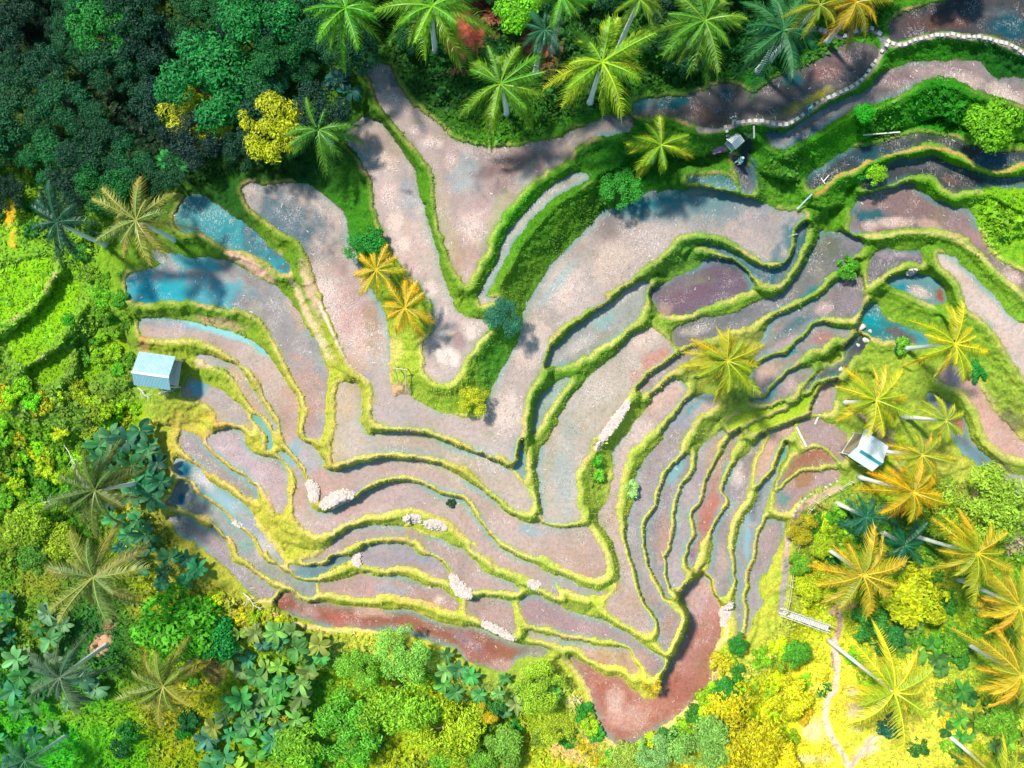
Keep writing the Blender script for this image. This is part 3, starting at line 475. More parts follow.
def mat_mud():
    m, nt, b_, out = newmat('wet_paddy_mud')
    at = nd(nt, 'ShaderNodeAttribute', attribute_name='tint'); st = nd(nt, 'ShaderNodeAttribute', attribute_name='straw')
    co = obj_coord(nt)
    f1 = ramp(nt, noise(nt, co, 3.2, 6, .72), [(.25, g(.66)), (.5, g(1)), (.75, g(1.22))])
    wt = nd(nt, 'ShaderNodeAttribute', attribute_name='wet')
    dry = nd(nt, 'ShaderNodeMath', operation='SUBTRACT', use_clamp=True); dry.inputs[0].default_value = 1.0; lk(nt, wt.outputs['Fac'], dry.inputs[1])
    dry2 = nd(nt, 'ShaderNodeMath', operation='MULTIPLY_ADD'); lk(nt, dry.outputs[0], dry2.inputs[0]); dry2.inputs[1].default_value = .75; dry2.inputs[2].default_value = .25
    c = mixc(nt, 'MULTIPLY', dry2.outputs[0], at.outputs[0], f1)
    f1c = ramp(nt, noise(nt, co, .16, 4, .6), [(.35, (.92, .88, .82, 1)), (.55, g(1))])
    c = mixc(nt, 'MULTIPLY', dry.outputs[0], c, f1c)
    f1b = ramp(nt, noise(nt, co, .55, 4, .6), [(.3, (.9, .93, .94, 1)), (.5, g(1)), (.7, (1.1, 1.0, .95, 1))])
    c = mixc(nt, 'MULTIPLY', 1., c, f1b)
    # cut stubble standing in rows
    co2 = obj_coord(nt, (1,1,1), .35)
    vo = nd(nt, 'ShaderNodeTexVoronoi'); vo.inputs['Scale'].default_value = 4.2; vo.inputs['Randomness'].default_value = .45
    lk(nt, co2, vo.inputs['Vector'])
    dots = ramp(nt, vo.outputs['Distance'], [(.14, g(.62)), (.36, g(1.03))])
    dm = ramp(nt, noise(nt, co, .35, 3), [(.44, g(0)), (.64, g(1))])
    dq = nd(nt, 'ShaderNodeMath', operation='MULTIPLY'); lk(nt, dm, dq.inputs[0]); lk(nt, dry.outputs[0], dq.inputs[1])
    c = mixc(nt, 'MULTIPLY', dq.outputs[0], c, dots)
    # scattered pale straw
    co3 = obj_coord(nt, (1.6, .5, 1), .5)
    s1 = ramp(nt, noise(nt, co3, 7.5, 3, .75), [(.55, g(0)), (.62, g(1))])
    co4 = obj_coord(nt, (.5, 1.6, 1), .3)
    s2 = ramp(nt, noise(nt, co4, 8.1, 3, .75), [(.57, g(0)), (.64, g(1))])
    ss = nd(nt, 'ShaderNodeMath', operation='MAXIMUM'); lk(nt, s1, ss.inputs[0]); lk(nt, s2, ss.inputs[1])
    big = ramp(nt, noise(nt, co, .5, 3), [(.5, g(.02)), (.64, g(.6))])
    ad = nd(nt, 'ShaderNodeMath', operation='ADD', use_clamp=True); lk(nt, st.outputs['Fac'], ad.inputs[0]); lk(nt, big, ad.inputs[1])
    mu = nd(nt, 'ShaderNodeMath', operation='MULTIPLY'); lk(nt, ss.outputs[0], mu.inputs[0]); lk(nt, ad.outputs[0], mu.inputs[1])
    c = mixc(nt, 'MIX', mu.outputs[0], c, (.62, .50, .45, 1))
    lk(nt, c, b_.inputs['Base Color'])
    rr = ramp(nt, noise(nt, co, .8, 4), [(.4, g(.28)), (.62, g(.75))])
    rq = nd(nt, 'ShaderNodeMath', operation='MULTIPLY'); lk(nt, rr, rq.inputs[0]); lk(nt, dry2.outputs[0], rq.inputs[1]); rq2 = nd(nt, 'ShaderNodeMath', operation='ADD'); lk(nt, rq.outputs[0], rq2.inputs[0]); rq2.inputs[1].default_value = .06
    lk(nt, rq2.outputs[0], b_.inputs['Roughness']); sq = nd(nt, 'ShaderNodeMath', operation='MULTIPLY_ADD'); lk(nt, dry.outputs[0], sq.inputs[0]); sq.inputs[1].default_value = .26; sq.inputs[2].default_value = .06; lk(nt, sq.outputs[0], b_.inputs['Specular IOR Level'])
    bp = nd(nt, 'ShaderNodeBump'); lk(nt, dry2.outputs[0], bp.inputs['Strength']); bp.inputs['Distance'].default_value = .05
    lk(nt, noise(nt, co, 7, 4, .7), bp.inputs['Height']); lk(nt, bp.outputs[0], b_.inputs['Normal'])
    return m
def leaf_shader(name, attr=None, rough=.55, trans=.3, amp=1.0):
    """foliage: object colour (or a per-vertex colour) varied leaf by leaf"""
    m, nt, b_, out = newmat(name)
    if attr: base = nd(nt, 'ShaderNodeAttribute', attribute_name=attr).outputs[0]
    else: base = nd(nt, 'ShaderNodeObjectInfo').outputs['Color']
    v = nd(nt, 'ShaderNodeAttribute', attribute_name='leafvar')
    c = mixc(nt, 'MULTIPLY', 1., base, v.outputs[0]) if not attr else base
    lk(nt, c, b_.inputs['Base Color']); b_.inputs['Roughness'].default_value = rough; b_.inputs['Specular IOR Level'].default_value = .3
    tr = nd(nt, 'ShaderNodeBsdfTranslucent'); lk(nt, c, tr.inputs[0])
    mx = nd(nt, 'ShaderNodeMixShader'); mx.inputs[0].default_value = trans
    lk(nt, b_.outputs[0], mx.inputs[1]); lk(nt, tr.outputs[0], mx.inputs[2]); lk(nt, mx.outputs[0], out.inputs[0])
    return m
def plain(name, c, rough=.7, nscale=6, amp=.35, metal=0, stretch=(1,1,1)):
    m, nt, b_, out = newmat(name)
    tc = nd(nt, 'ShaderNodeTexCoord'); mp = nd(nt, 'ShaderNodeMapping'); mp.inputs['Scale'].default_value = stretch
    lk(nt, tc.outputs['Object'], mp.inputs[0])
    f = ramp(nt, noise(nt, mp.outputs[0], nscale, 5, .65), [(.25, g(1-amp)), (.5, g(1)), (.78, g(1+amp*.6))])
    cc = mixc(nt, 'MULTIPLY', 1., (*c, 1), f); lk(nt, cc, b_.inputs['Base Color'])
    b_.inputs['Roughness'].default_value = rough; b_.inputs['Metallic'].default_value = metal
    bp = nd(nt, 'ShaderNodeBump'); bp.inputs['Strength'].default_value = .3; bp.inputs['Distance'].default_value = .02
    lk(nt, noise(nt, mp.outputs[0], nscale*3, 3), bp.inputs['Height']); lk(nt, bp.outputs[0], b_.inputs['Normal'])
    return m
M_GROUND = mat_ground(); M_MUD = mat_mud()
M_LEAF = leaf_shader('tree_leaf'); M_PALM = leaf_shader('palm_leaf', rough=.4, trans=.3); M_BANANA = leaf_shader('broad_leaf', rough=.55, trans=.25)
M_COVER = leaf_shader('undergrowth_leaf', 'tint', .6, .3)
M_BARK = plain('palm_bark', (.72, .70, .65), .8, 5, .4, stretch=(1,1,6)); M_WOOD = plain('tree_bark', (.12, .09, .06), .9)
M_BAMBOO = plain('bamboo_pole', (.55, .48, .30), .5, 4, .25); M_PALE = plain('bleached_wood', (.66, .62, .54), .7, 5, .3)
M_WHITE = plain('pale_concrete', (.52, .49, .45), .8, 4, .4); M_COCO = plain('coconut_husk', (.20, .22, .05), .6)
def mat_roof(name, c1, c2):
    m, nt, b_, out = newmat(name)
    tc = nd(nt, 'ShaderNodeTexCoord'); wv = nd(nt, 'ShaderNodeTexWave', wave_type='BANDS', bands_direction='X'); wv.inputs['Scale'].default_value = 2.4; wv.inputs['Distortion'].default_value = .3
    lk(nt, tc.outputs['Object'], wv.inputs['Vector'])
    f = ramp(nt, noise(nt, tc.outputs['Object'], 2.2, 5, .7), [(.35, (*c1, 1)), (.65, (*c2, 1))])
    w_ = ramp(nt, wv.outputs['Color'], [(0, g(.6)), (.5, g(1)), (1, g(1.05))])
    c = mixc(nt, 'MULTIPLY', 1., f, w_); lk(nt, c, b_.inputs['Base Color']); b_.inputs['Roughness'].default_value = .45; b_.inputs['Metallic'].default_value = .15
    bp = nd(nt, 'ShaderNodeBump'); bp.inputs['Strength'].default_value = .6; bp.inputs['Distance'].default_value = .03
    lk(nt, wv.outputs['Color'], bp.inputs['Height']); lk(nt, bp.outputs[0], b_.inputs['Normal'])
    return m
# ---------------------------------------------------------------- mesh helpers
def mesh_np(name, V, F, mat, attrs=None, smooth=False):
    me = bpy.data.meshes.new(name); V = np.asarray(V, np.float32); F = np.asarray(F, np.int32); k = F.shape[1]
    me.vertices.add(len(V)); me.vertices.foreach_set('co', V.ravel())
    me.loops.add(F.size); me.loops.foreach_set('vertex_index', F.ravel())
    me.polygons.add(len(F)); me.polygons.foreach_set('loop_start', np.arange(0, F.size, k, dtype=np.int32))
    me.polygons.foreach_set('use_smooth', np.full(len(F), smooth))
    for an, (ty, arr) in (attrs or {}).items():
        a_ = me.attributes.new(an, ty, 'POINT')
        if ty == 'FLOAT_COLOR':
            arr = np.asarray(arr, np.float32)
            if arr.shape[1] == 3: arr = np.concatenate([arr, np.ones((len(arr), 1), np.float32)], 1)
            a_.data.foreach_set('color', arr.ravel())
        else: a_.data.foreach_set('value', np.asarray(arr, np.float32).ravel())
    me.update(); me.validate(clean_customdata=False)
    if mat: me.materials.append(mat)
    return me
def link(name, me, parent=None, loc=None, color=None):
    o = bpy.data.objects.new(name, me); COL.objects.link(o)
    if parent: o.parent = parent
    if loc is not None: o.location = loc
    if color is not None: o.color = (*color, 1)
    return o
def tag(o, label=None, cat=None, group=None, kind=None):
    if label: o['label'] = label
    if cat: o['category'] = cat
    if group: o['group'] = group
    if kind: o['kind'] = kind
    return o
class MB:
    def __init__(s): s.v = []; s.f = []
    def quadprism(s, A, B, ra, rb, n=8, cap=True):
        A = Vector(A); B = Vector(B); d = (B-A).normalized()
        up = Vector((0,0,1)) if abs(d.z) < .9 else Vector((1,0,0)); x = d.cross(up).normalized(); y = d.cross(x)
        b0 = len(s.v)
        for P, r in ((A, ra), (B, rb)):
            for k in range(n):
                a_ = 2*math.pi*k/n; s.v.append(tuple(P+x*math.cos(a_)*r+y*math.sin(a_)*r))
        for k in range(n): s.f.append((b0+k, b0+(k+1) % n, b0+n+(k+1) % n, b0+n+k))
        if cap: s.f.append(tuple(range(b0+n-1, b0-1, -1))); s.f.append(tuple(range(b0+n, b0+2*n)))
    def path(s, P, R_, n=8):
        b0 = len(s.v); P = [Vector(p) for p in P]
        for i, p in enumerate(P):
            d = (P[min(i+1, len(P)-1)]-P[max(i-1, 0)]).normalized()
            up = Vector((0,0,1)) if abs(d.z) < .9 else Vector((0,1,0)); x = d.cross(up).normalized(); y = d.cross(x)
            for k in range(n):
                a_ = 2*math.pi*k/n; s.v.append(tuple(p+x*math.cos(a_)*R_[i]+y*math.sin(a_)*R_[i]))
        for i in range(len(P)-1):
            for k in range(n):
                s.f.append((b0+i*n+k, b0+i*n+(k+1) % n, b0+(i+1)*n+(k+1) % n, b0+(i+1)*n+k))
        s.f.append(tuple(b0+k for k in range(n-1, -1, -1))); s.f.append(tuple(b0+(len(P)-1)*n+k for k in range(n)))
    def box(s, c, size, rot=None):
        b0 = len(s.v); R_ = rot or Matrix.Identity(3); c = Vector(c)
        for dx, dy, dz in ((-1,-1,-1),(1,-1,-1),(1,1,-1),(-1,1,-1),(-1,-1,1),(1,-1,1),(1,1,1),(-1,1,1)):
            s.v.append(tuple(c+R_@Vector((dx*size[0]/2, dy*size[1]/2, dz*size[2]/2))))
        for f in ((0,3,2,1),(4,5,6,7),(0,1,5,4),(1,2,6,5),(2,3,7,6),(3,0,4,7)): s.f.append(tuple(b0+i for i in f))
    def blob(s, c, r, seed=0, rings=6, seg=10, flat=1., amp=.18):
        rr = random.Random(seed); b0 = len(s.v)
        ph = [rr.uniform(0, 6) for _ in range(4)]
        for i in range(rings+1):
            t = math.pi*i/rings
            for k in range(seg):
                a_ = 2*math.pi*k/seg
                q = 1+amp*math.sin(2*a_+ph[0]+t)+amp*.7*math.sin(3*a_+ph[1]-2*t)
                s.v.append((c[0]+r*q*math.sin(t)*math.cos(a_), c[1]+r*q*math.sin(t)*math.sin(a_), c[2]+r*flat*math.cos(t)*(1+amp*.5*math.sin(a_+ph[2]))))
        for i in range(rings):
            for k in range(seg): s.f.append((b0+i*seg+k, b0+(i+1)*seg+k, b0+(i+1)*seg+(k+1) % seg, b0+i*seg+(k+1) % seg))
    def build(s, name, mat, parent=None, smooth=False, loc=None):
        me = bpy.data.meshes.new(name); me.from_pydata(s.v, [], s.f); me.materials.append(mat)
        if smooth:
            for p in me.polygons: p.use_smooth = True
        me.update()
        return link(name, me, parent, loc)
def empty(name, loc, rz=0):
    o = bpy.data.objects.new(name, None); COL.objects.link(o); o.location = loc; o.rotation_euler = (0, 0, rz); o.empty_display_size = .3
    return o
# ---------------------------------------------------------------- land sheet
def axis(lo, hi, n_in):
    o = [lo-v for v in (6000, 3500, 2200, 1500, 1000, 700, 520, 400, 320, 260, 210, 170)]+list(np.arange(lo-140, lo, 6))
    i = list(np.arange(lo, hi+.5, 1.0))
    e = list(np.arange(hi+6, hi+141, 6))+[hi+v for v in (170, 210, 260, 320, 400, 520, 700, 1000, 1500, 2200, 3500, 6000)]
    return np.array(o+i+e, np.float32)
ax = axis(-8, 1032, 0); ay = axis(-8, 776, 0)
GX, GY = np.meshgrid(ax, ay)
GZ = height(GX, GY)
outm = np.maximum(np.maximum(-8-GX, GX-1032), np.maximum(-8-GY, GY-776)) > 0
kx = (HC-GZ)/HC
far_ = np.hypot(GX-512, GY-384) > 1200
GZ = np.where(far_, np.clip(GZ, -10, 20), GZ)
V = np.stack([(GX-512)/10*kx, (384-GY)/10*kx, GZ], -1).reshape(-1, 3)
nx = len(ax); ny = len(ay)
idx = np.arange(nx*ny).reshape(ny, nx)
F = np.stack([idx[:-1, :-1], idx[1:, :-1], idx[1:, 1:], idx[:-1, 1:]], -1).reshape(-1, 4)
og = np.clip(np.maximum(np.maximum(-20-GX, GX-1044), np.maximum(-20-GY, GY-788))/160, 0, 1)[..., None]
gt = (samp(gcol, GX, GY)*(1-og)+np.array([.035, .085, .018])*og).reshape(-1, 3)
land = link('ground', mesh_np('ground', V, F, M_GROUND, {'tint': ('FLOAT_COLOR', gt)}, True)); tag(land, kind='structure')
# ---------------------------------------------------------------- paddy fields: level sheets of mud let into the land
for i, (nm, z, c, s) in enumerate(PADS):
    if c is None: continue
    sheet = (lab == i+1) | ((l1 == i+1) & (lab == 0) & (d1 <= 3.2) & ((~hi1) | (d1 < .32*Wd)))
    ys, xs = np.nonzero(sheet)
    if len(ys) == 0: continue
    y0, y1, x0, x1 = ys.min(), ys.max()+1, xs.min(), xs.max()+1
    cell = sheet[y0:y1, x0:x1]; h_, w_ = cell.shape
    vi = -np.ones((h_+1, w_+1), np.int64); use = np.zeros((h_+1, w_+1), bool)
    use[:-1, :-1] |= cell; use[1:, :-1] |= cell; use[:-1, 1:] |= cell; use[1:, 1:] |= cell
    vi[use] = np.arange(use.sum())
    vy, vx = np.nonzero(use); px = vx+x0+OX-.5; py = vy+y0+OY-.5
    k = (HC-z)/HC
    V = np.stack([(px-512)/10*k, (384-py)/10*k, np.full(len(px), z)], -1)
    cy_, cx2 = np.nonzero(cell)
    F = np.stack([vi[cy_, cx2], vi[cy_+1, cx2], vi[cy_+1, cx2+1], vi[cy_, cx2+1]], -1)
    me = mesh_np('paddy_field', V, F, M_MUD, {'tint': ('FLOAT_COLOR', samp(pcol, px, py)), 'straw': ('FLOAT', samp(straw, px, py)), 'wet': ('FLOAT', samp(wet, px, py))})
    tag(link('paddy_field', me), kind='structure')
# ---------------------------------------------------------------- grass on the bunds and banks
R2 = np.random.RandomState(11)
def scatter_tris(n_try, mask_fn, size, width, name, label, cat, tilt=1.0, bright=(.85, 1.55)):
    px = R2.uniform(-8, 1032, n_try); py = R2.uniform(-8, 776, n_try)
    keep = mask_fn(px, py); px = px[keep]; py = py[keep]; n = len(px)
    z = height(px, py); kk = (HC-z)/HC
    P = np.stack([(px-512)/10*kk, (384-py)/10*kk, z-.02], -1)
    a_ = R2.uniform(0, 2*np.pi, n); L_ = R2.uniform(*size, n); wv = R2.uniform(*width, n)
    d = np.stack([np.cos(a_)*tilt, np.sin(a_)*tilt, R2.uniform(.15, .75, n)], -1); d /= np.linalg.norm(d, axis=1)[:, None]
    s = np.stack([-np.sin(a_), np.cos(a_), np.zeros(n)], -1)
    V = np.concatenate([P-s*wv[:, None], P+s*wv[:, None], P+d*L_[:, None]], 1).reshape(-1, 3)
    F = np.arange(3*n).reshape(-1, 3)
    c = samp(gcol, px, py)*R2.uniform(*bright, (n, 1))*np.array([R2.uniform(.85, 1.2, n), np.ones(n), R2.uniform(.6, 1.2, n)]).T
    c = np.repeat(np.clip(c, 0, .9), 3, 0)
    return tag(link(name, mesh_np(name, V, F, M_COVER, {'tint': ('FLOAT_COLOR', c)})), label, cat, kind='stuff')
scatter_tris(520000, lambda x, y: (~samp(isf, x, y)) & samp(inner, x, y) & (samp(nog, x, y) < R2.uniform(.1, .7, len(x))) & (samp(d1, x, y) > R2.uniform(.3, 2.2, len(x))) & (samp(tuf, x, y) > R2.uniform(.2, .6, len(x))),
             (.06, .24), (.02, .05), 'grass', 'short green and yellow grass covering the bunds and terrace banks', 'grass', .9)
# straw litter on the mud
def straw_litter():
    n = 330000; px = R2.uniform(100, 1032, n); py = R2.uniform(50, 760, n)
    keep = samp(isf, px, py) & (R2.uniform(0, 1, n) < .005+.4*samp(straw, px, py)*(samp(n2, px, py) > .5))
    px = px[keep]; py = py[keep]; n = len(px); z = LV[samp(lab, px, py)]; kk = (HC-z)/HC
    P = np.stack([(px-512)/10*kk, (384-py)/10*kk, z+.03], -1)
    a_ = R2.uniform(0, 2*np.pi, n)+0; L_ = R2.uniform(.04, .17, n); wv = R2.uniform(.015, .04, n)
    d = np.stack([np.cos(a_), np.sin(a_), R2.uniform(-.02, .12, n)], -1); s = np.stack([-np.sin(a_), np.cos(a_), np.zeros(n)], -1)
    V = np.concatenate([P-d*L_[:, None]-s*wv[:, None], P-d*L_[:, None]+s*wv[:, None], P+d*L_[:, None]+s*wv[:, None], P+d*L_[:, None]-s*wv[:, None]], 1).reshape(-1, 3)
    c = np.array([.66, .54, .48])*R2.uniform(.6, 1.25, (n, 1)); c = np.repeat(c, 4, 0)
    tag(link('rice_straw', mesh_np('rice_straw', V, np.arange(4*n).reshape(-1, 4), M_COVER, {'tint': ('FLOAT_COLOR', c)})), 'pale dry rice straw strewn over the muddy fields', 'straw', kind='stuff')
straw_litter()
# ---------------------------------------------------------------- foliage prototypes
def leaves(P, N_, size, aspect, rs, var=(.55, 1.4)):
    """rhombic leaves at P facing N_"""
    n = len(P); N_ = N_/np.linalg.norm(N_, axis=1)[:, None]
    t = rs.normal(size=(n, 3)); t -= (t*N_).sum(1)[:, None]*N_; t /= np.linalg.norm(t, axis=1)[:, None]
    b_ = np.cross(N_, t); L_ = (rs.uniform(.6, 1.3, n)*size)[:, None]; w_ = L_*aspect
    V = np.concatenate([P-t*L_, P+b_*w_-N_*L_*.1, P+t*L_, P-b_*w_-N_*L_*.1], 1).reshape(-1, 3)
    v = rs.uniform(*var, n); hue = rs.uniform(-.12, .12, n)
    c = np.stack([v*(1+hue*1.3), v, v*(1-hue)], 1)
    return V, np.repeat(c, 4, 0)
def crown_mesh(name, seed, nblob=14, nleaf=2600, size=.13, flat=.75, spread=.62, br=(.28, .5), aspect=.5):
    """unit-radius broadleaf crown: leaves on the shells of many uneven lobes"""
    rs = np.random.RandomState(seed); V = []; C_ = []
    cs = []
    for k in range(nblob):
        a_ = rs.uniform(0, 2*np.pi); r = spread*math.sqrt(rs.uniform(0, 1)); cs.append((r*math.cos(a_), r*math.sin(a_), flat*(.35+.6*math.sqrt(max(0, 1-r*r)))*rs.uniform(.75, 1.05), rs.uniform(*br)))
    for (x, y, z, r) in cs:
        n = int(nleaf*r*r/sum(c[3]**2 for c in cs))
        d = rs.normal(size=(n, 3)); d[:, 2] = np.abs(d[:, 2])*1.1-.35; d /= np.linalg.norm(d, axis=1)[:, None]
        rad = r*(1+rs.normal(size=(n, 1))*.12)*rs.choice([1, 1, .75], (n, 1))
        P = np.array([x, y, z])+d*rad*np.array([1, 1, .85])
        N_ = d+rs.normal(size=(n, 3))*.55+np.array([0, 0, .35])
        br_ = rs.uniform(.8, 1.2)
        v, c = leaves(P, N_, size, aspect, rs); V.append(v); C_.append(c*br_)
    V = np.concatenate(V); C_ = np.concatenate(C_)
    return mesh_np(name, V, np.arange(len(V)).reshape(-1, 4), M_LEAF, {'leafvar': ('FLOAT_COLOR', C_)}), cs
CROWNS = [crown_mesh('leafy_crown', 100+k, 20+3*k, 3600, .075, .6, .85, (.16, .40)) for k in range(4)]
CROWNS_FINE = [crown_mesh('feathery_crown', 200+k, 38, 5200, .05, .5, .92, (.12, .30), .4) for k in range(3)]
BUSHES = [crown_mesh('bushy_crown', 300+k, 16, 1100, .12, .5, .95, (.12, .42)) for k in range(4)]
def limb_mesh(cs, seed):
    mb = MB(); mb.path([(0,0,-1.25), (.03,.02,-.6), (0,0,0), (0,0,.25)], [.075, .06, .05, .03], 7)
    for (x, y, z, r) in cs[:9]: mb.path([(0,0,-.2), (x*.5, y*.5, z*.35), (x, y, z*.9)], [.035, .022, .008], 5)
    me = bpy.data.meshes.new('trunk'); me.from_pydata(mb.v, [], mb.f); me.materials.append(M_WOOD); return me
TRUNKS = {id(c[0]): limb_mesh(c[1], 1) for c in CROWNS+CROWNS_FINE+BUSHES}
def frond_arrays(L_, a_, lift, droop, rs, tint, wid=.95, nseg=36, twist=0, lw=.036):
    """one pinnate palm leaf: rachis arc with drooping leaflets"""
    t = np.linspace(0, 1, nseg); h = np.sin(lift)
    r = L_*(t-.12*t*t*max(0, droop)); z = L_*(h*t-droop*t*t*.8)
    dx, dy = math.cos(a_), math.sin(a_); sx, sy = -dy, dx
    side = .12*L_*twist*t*t
    P = np.stack([dx*r+sx*side, dy*r+sy*side, z], 1)
    V = []; F = []; C_ = []
    b0 = 0
    for i in range(nseg-1):   # rachis
        w_ = .013*(1-.7*t[i]); w2 = .013*(1-.7*t[i+1])
        s = np.array([sx, sy, 0])
        V += [P[i]-s*w_, P[i]+s*w_, P[i+1]+s*w2, P[i+1]-s*w2]; C_ += [np.array(tint)*1.25+np.array([.25, .15, 0])]*4
    for i in range(3, nseg):
        env = math.sin(math.pi*min(1, .12+t[i]*.88))**.55 if t[i] < .97 else .35
        for sg in (-1, 1):
            ll = wid*env*rs.uniform(.7, 1.15)*.235*L_
            out = np.array([sx*sg*.85+dx*.6, sy*sg*.85+dy*.6, rs.uniform(-.75, -.15)]); out /= np.linalg.norm(out)
            fw = np.array([dx, dy, 0])*lw*L_*.25
            p0 = P[i]; p1 = P[i]+out*ll*.55; p2 = p0+out*ll+np.array([dx*.08, dy*.08, -.35*ll])
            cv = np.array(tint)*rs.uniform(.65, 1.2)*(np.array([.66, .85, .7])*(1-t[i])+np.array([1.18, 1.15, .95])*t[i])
            V += [p0-fw, p0+fw, p1+fw*1.1, p1-fw*1.1, p1-fw*1.1, p1+fw*1.1, p2+fw*.25, p2-fw*.25]; C_ += [cv]*8
    return V, C_
def palm_crown(seed, nf=19, style=0):
    rs = np.random.RandomState(seed); V = []; C_ = []
    for k in range(nf):
        a_ = 2*math.pi*(k*.3819)+rs.uniform(-.42, .42); age = k/nf
        lift = 1.2*(1-age)**1.2-.1*age+rs.uniform(-.22, .22); droop = .45+.7*age+rs.uniform(-.2, .45)
        L_ = rs.uniform(.62, 1.15)*(.78+.25*min(1, age*2.5))
        tint = (1, 1, 1)
        q = rs.uniform()
        if age > .55 and q < .45: tint = (1.28, 1.0, .85)
        elif q > .7: tint = (1.15, 1.1, .8)
        elif age < .4: tint = (.68, .95, .75)
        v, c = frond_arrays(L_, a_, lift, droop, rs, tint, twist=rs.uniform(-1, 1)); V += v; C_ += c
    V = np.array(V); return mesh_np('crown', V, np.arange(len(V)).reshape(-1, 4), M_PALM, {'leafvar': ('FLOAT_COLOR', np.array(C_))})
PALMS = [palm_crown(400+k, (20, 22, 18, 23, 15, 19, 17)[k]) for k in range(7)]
def coconuts():
    mb = MB()
    for k in range(7):
        a_ = k*.9; mb.blob((.085*math.cos(a_), .085*math.sin(a_), -.05-.03*(k % 2)), .032, k, 5, 8, 1.15, .05)
    me = bpy.data.meshes.new('coconuts'); me.from_pydata(mb.v, [], mb.f); me.materials.append(M_COCO)
    for p in me.polygons: p.use_smooth = True
    return me
COCO = coconuts()
def banana_mesh(seed, nl=9):
    rs = np.random.RandomState(seed); V = []; F = []; C_ = []
    for k in range(nl):
        a_ = 2*math.pi*k*.3819+rs.uniform(-.3, .3); L_ = rs.uniform(.75, 1.1); w_ = rs.uniform(.16, .23); lift = rs.uniform(.25, .9); dr = rs.uniform(.5, 1.1)
        dx, dy = math.cos(a_), math.sin(a_); s = np.array([-dy, dx, 0]); n = 8; rows = []
        v0 = rs.uniform(.7, 1.35)
        roll = rs.uniform(-.35, .35)
        for i in range(n):
            t = i/(n-1); r = L_*(.06+.94*t)*(1-.12*t*t*dr); z = L_*(lift*t-dr*.62*t*t)
            ww = w_*(math.sin(math.pi*(.06+.9*t))**.6)*(1 if t > .12 else .25)
            c = np.array([dx*r, dy*r, z]); up = np.array([0, 0, 1])
            rows.append((c-s*ww+up*(ww*(.28+roll)), c, c+s*ww+up*(ww*(.28-roll))))
        for i in range(n-1):
            for j in (0, 1):
                V += [rows[i][j], rows[i][j+1], rows[i+1][j+1], rows[i+1][j]]
                q = v0*(1.06 if j else .94)*rs.uniform(.93, 1.07); C_ += [np.array([q, q, q])]*4
    V = np.array(V); me = mesh_np('leaves', V, np.arange(len(V)).reshape(-1, 4), M_BANANA, {'leafvar': ('FLOAT_COLOR', np.array(C_))}); return me
BANANAS = [banana_mesh(500+k, (9, 8, 11, 7)[k]) for k in range(4)]
mbs = MB(); mbs.path([(0,0,-.9), (.01,.01,-.4), (0,0,.08)], [.07, .06, .04], 8)
STEM = bpy.data.meshes.new('stem'); STEM.from_pydata(mbs.v, [], mbs.f); STEM.materials.append(plain('plantain_stem', (.16, .2, .06), .6))
# ---------------------------------------------------------------- undergrowth over the jungle slopes
def undergrowth():
    n = 330000; px = R2.uniform(-110, 1134, n); py = R2.uniform(-110, 878, n)
    inn = samp(inner, px, py) & (px > -8) & (px < 1032) & (py > -8) & (py < 776)
    fld = np.isin(samp(lab, px, py), [i+1 for i, p in enumerate(PADS) if p[2] is None])
    gfull = samp(np.array([0]+[0]*len(PADS))[lab], px, py)
    keep = (~inn) & (~samp(isf, px, py)) & (R2.uniform(0, 1, n) > samp(nog, px, py)*1.3)
    # a few dense green patches inside the terraces (bushy bank faces)
    for (ex, ey, er) in ((1000,215,34),(985,240,20),(597,478,10),(600,445,8),(210,330,12),(240,340,9),(415,525,8),(450,505,8),(590,215,20),(560,250,14),(880,120,30),(940,110,28),(790,165,24)):
        keep |= inn & (~samp(isf, px, py)) & (np.hypot(px-ex, py-ey) < er*R2.uniform(.3, 1.1, n))
    px = px[keep]; py = py[keep]; n = len(px)
    cl = samp(np.clip((fbm(RW, RH, 22, 91)-.35)*2.2, 0, 1), px, py); cl2 = samp(fbm(RW, RH, 8, 95, 2), px, py)
    edge = np.clip(samp(d1, px, py)/25, .1, 1)
    hgt = (cl*1.5*cl2+.1)*edge*R2.uniform(.3, 1, n)
    z = height(px, py); zt = z+hgt; kk = (HC-zt)/HC
    P = np.stack([(px-512)/10*kk, (384-py)/10*kk, zt], -1)
    N_ = np.stack([R2.normal(0, .5, n), R2.normal(0, .5, n), np.ones(n)], -1)
    rs = R2; t = rs.normal(size=(n, 3)); N_ /= np.linalg.norm(N_, axis=1)[:, None]; t -= (t*N_).sum(1)[:, None]*N_; t /= np.linalg.norm(t, axis=1)[:, None]
    b_ = np.cross(N_, t); L_ = (rs.uniform(.07, .2, n)*(1+.8*(cl2 > .6)))[:, None]
    V = np.concatenate([P-t*L_, P+b_*L_*.5, P+t*L_, P-b_*L_*.5], 1).reshape(-1, 3)
    c = samp(gcol, px, py)*(.6+.9*cl2)[:, None]*rs.uniform(.55, 1.45, (n, 1))*np.stack([rs.uniform(.75, 1.25, n), np.ones(n), rs.uniform(.6, 1.5, n)], 1)
    c = np.repeat(np.clip(c, 0.002, .85), 4, 0)
    tag(link('undergrowth', mesh_np('undergrowth', V, np.arange(4*n).reshape(-1, 4), M_COVER, {'tint': ('FLOAT_COLOR', c)})), 'dense low leafy undergrowth covering the slopes round the terraces', 'undergrowth', kind='stuff')
undergrowth()
